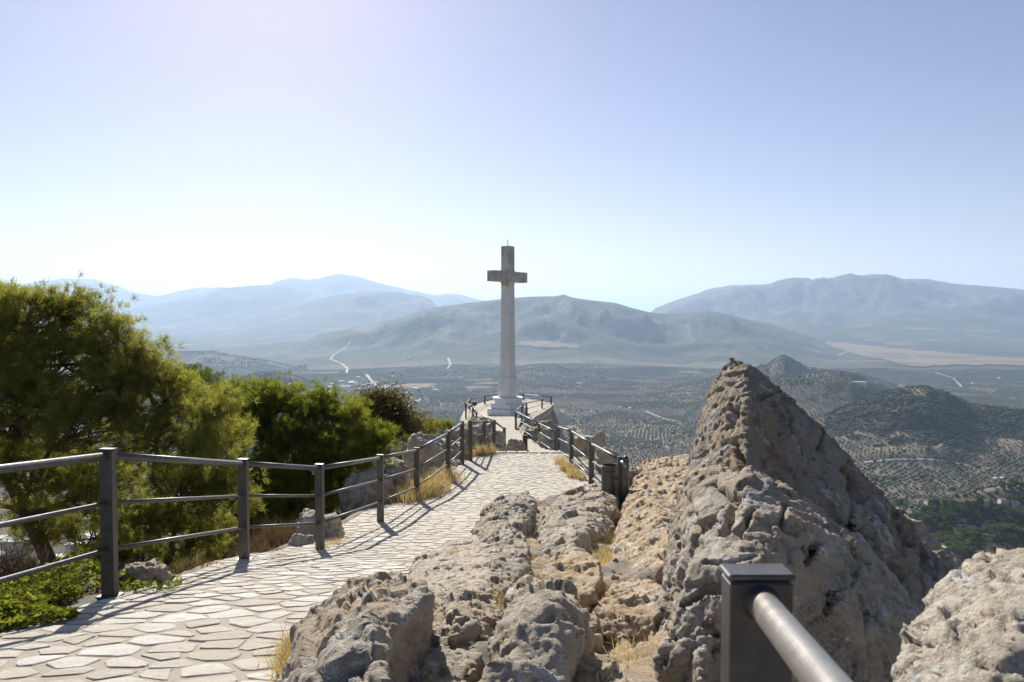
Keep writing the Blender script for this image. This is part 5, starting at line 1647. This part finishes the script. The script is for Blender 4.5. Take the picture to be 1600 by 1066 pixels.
# ---------------------------------------------------------------- park trees on the right
def park_mesh(seed, kind):
    rng = np.random.default_rng(seed)
    if kind == 'umbrella': blobs = [(rng.normal(0, 1.8), rng.normal(0, 1.8), 7.5 + rng.normal(0, .4), rng.uniform(1.8, 2.8), rng.uniform(.9, 1.3)) for _ in range(9)]
    elif kind == 'round': blobs = [(rng.normal(0, 1.4), rng.normal(0, 1.4), 5.0 + rng.normal(0, 1.3), rng.uniform(1.5, 2.4), rng.uniform(1.3, 2.0)) for _ in range(9)]
    else: blobs = [(0, 0, 1.5 + k * 1.3, 1.0 - 0.09 * k, 1.4) for k in range(8)]
    C_ = []
    for (x, y, z, rr, rz) in blobs:
        n_ = 75 if kind != 'cypress' else 45
        d = rng.normal(0, 1, (n_, 3)); d /= np.linalg.norm(d, axis=1, keepdims=True)
        d[:, 2] = np.where(d[:, 2] < -0.2, -d[:, 2], d[:, 2])
        C_.append(np.array([x, y, z]) + d * [rr, rr, rz] * rng.uniform(.8, 1.06, (n_, 1)))
    C_ = np.concatenate(C_)
    V, Fc = leaves(C_, 0.62 if kind != 'cypress' else .45, rng, .8)
    # dense inner mass so that the crown is not see-through
    me = mesh_np('crown', V, Fc, False)
    tt = np.repeat(rng.uniform(0, 1, len(C_)), 4)
    set_color(me, np.stack([tt, tt, tt], 1))
    me.materials.append(M['park_leaf'])
    tr_ = MB(); top_ = 7 if kind == 'umbrella' else 4
    tr_.tube([(0, 0, -1.5), (.1, .1, top_ * .5), (0, .2, top_)], [.3, .22, .12], 6)
    for k in range(4):
        b = blobs[k]; tr_.tube([(0, .1, top_ * .6), (b[0] * .8, b[1] * .8, b[2])], [.12, .05], 4)
    m2 = bpy.data.meshes.new('trunk'); m2.from_pydata(tr_.v, [], tr_.f); m2.update(); m2.materials.append(M['bark'])
    return me, m2
PM = {k: [park_mesh(700 + 10 * i + j, k) for j in range(3)] for i, k in enumerate(('umbrella', 'round', 'cypress'))}
CT = {'umbrella': 'pine trees in the park', 'round': 'round trees in the park', 'cypress': 'cypresses in the park'}
ORD = ['first', 'second', 'third', 'fourth', 'fifth', 'sixth', 'seventh', 'eighth', 'ninth', 'tenth', 'eleventh', 'twelfth', 'thirteenth', 'fourteenth', 'fifteenth', 'sixteenth', 'seventeenth',
       'eighteenth', 'nineteenth', 'twentieth'] + [a + '-' + b for a in ('twenty', 'thirty', 'forty', 'fifty') for b in ('first', 'second', 'third', 'fourth', 'fifth', 'sixth', 'seventh', 'eighth', 'ninth')]
def park_tree(px, py, kind, sc, label):
    h_ = hitfar(px, py, 250)
    if h_ is None: return
    root = empty({'umbrella': 'park_pine', 'round': 'park_tree', 'cypress': 'cypress'}[kind], h_, label, 'tree', CT[kind], rnh.uniform(0, 6.28))
    root.scale = (sc, sc, sc * rnh.uniform(.85, 1.1))
    a, b = rnh.choice(PM[kind])
    for nm, me in (('crown', a), ('trunk', b)):
        o = bpy.data.objects.new(nm, me); COL.objects.link(o); o.parent = root
BANDS = [(792, 806, 18, 'top row', (1.0, 1.5)), (806, 820, 24, 'upper middle rows', (1.1, 1.6)),
         (820, 842, 26, 'lower middle rows', (1.2, 1.8)), (842, 884, 34, 'bottom rows', (1.4, 2.2))]
for (p0, p1, cnt, where, (s0, s1)) in BANDS:
    rowp = []
    while len(rowp) < cnt:
        px, py = rnh.uniform(1405, 1622), rnh.uniform(p0, p1)
        if px < 1400 + (py - 790) * 0.95: continue
        if py > 868 and px > 1530: continue
        if 1490 < px < 1570 and 812 < py < 850 and rnh.random() < .75: continue
        rowp.append((px, py, 'umbrella' if (py > 846 or px > 1565) and rnh.random() < .75 else 'round'))
    rowp.sort()
    cn = {'umbrella': 0, 'round': 0}
    for (px, py, kd) in rowp:
        lb_ = ('flat crowned green park pine' if kd == 'umbrella' else 'round green park tree') + ', ' + ORD[cn[kd]] + ' from left among its kind, ' + where
        cn[kd] += 1
        park_tree(px, py, kd, rnh.uniform(s0, s1), lb_)
for px, lb_ in ((1417, 'slim dark cypress in front of the left end of the village row'), (1452, 'slim dark cypress in front of the middle of the village row'), (1534, 'slim dark cypress in front of the right end of the village row'),
                (1548, 'slim dark cypress just right of the village row'), (1578, 'slim dark cypress beside the detached white house')):
    park_tree(px, 797, 'cypress', 1.3, lb_)
fx = sorted((rnh.uniform(1560, 1625), rnh.uniform(742, 770)) for k in range(14))
for k, (px, py) in enumerate(fx):
    park_tree(px, py, 'round', rnh.uniform(.7, 1.1), 'round green tree by the long white farm building, ' + ORD[k] + ' from the left')
# pale paving and walls of the cemetery in the park
t = NT('pale_wall'); M['pwall'] = t.principled((0.55, 0.5, 0.42), 0.9)
GW = 'pale terrace walls in the park'
for k in range(26):
    px = rnh.uniform(1498, 1565); py = rnh.uniform(812, 850)
    h_ = hitfar(px, py, 250)
    m_ = MB(); L_ = rnh.uniform(5, 16)
    m_.box((0, 0, .6), (L_, 1.4, 2.6), bevel=0.1)
    o = m_.build('terrace_wall', M['pwall'])
    o.location = h_; o.rotation_euler.z = -0.5 + rnh.uniform(-.1, .1)
    tag(o, 'low pale terrace wall between the trees of the park', 'wall', GW)

# ================================================================ haze
hz = MB()
hz.box((0, 17000, 285), (110000, 96000, 1490))
hm = bpy.data.materials.new('haze')
hm.use_nodes = True
hm.node_tree.nodes.clear()
ho = hm.node_tree.nodes.new('ShaderNodeOutputMaterial')
pv = hm.node_tree.nodes.new('ShaderNodeVolumePrincipled')
pv.inputs['Color'].default_value = (0.56, 0.745, 1.0, 1)
pv.inputs['Density'].default_value = HAZE_DENSITY
pv.inputs['Anisotropy'].default_value = 0.3
hm.node_tree.links.new(pv.outputs[0], ho.inputs['Volume'])
ha_ = hz.build('haze', hm)
tag(ha_, 'pale blue summer haze filling the valley air', 'haze', None, 'stuff')
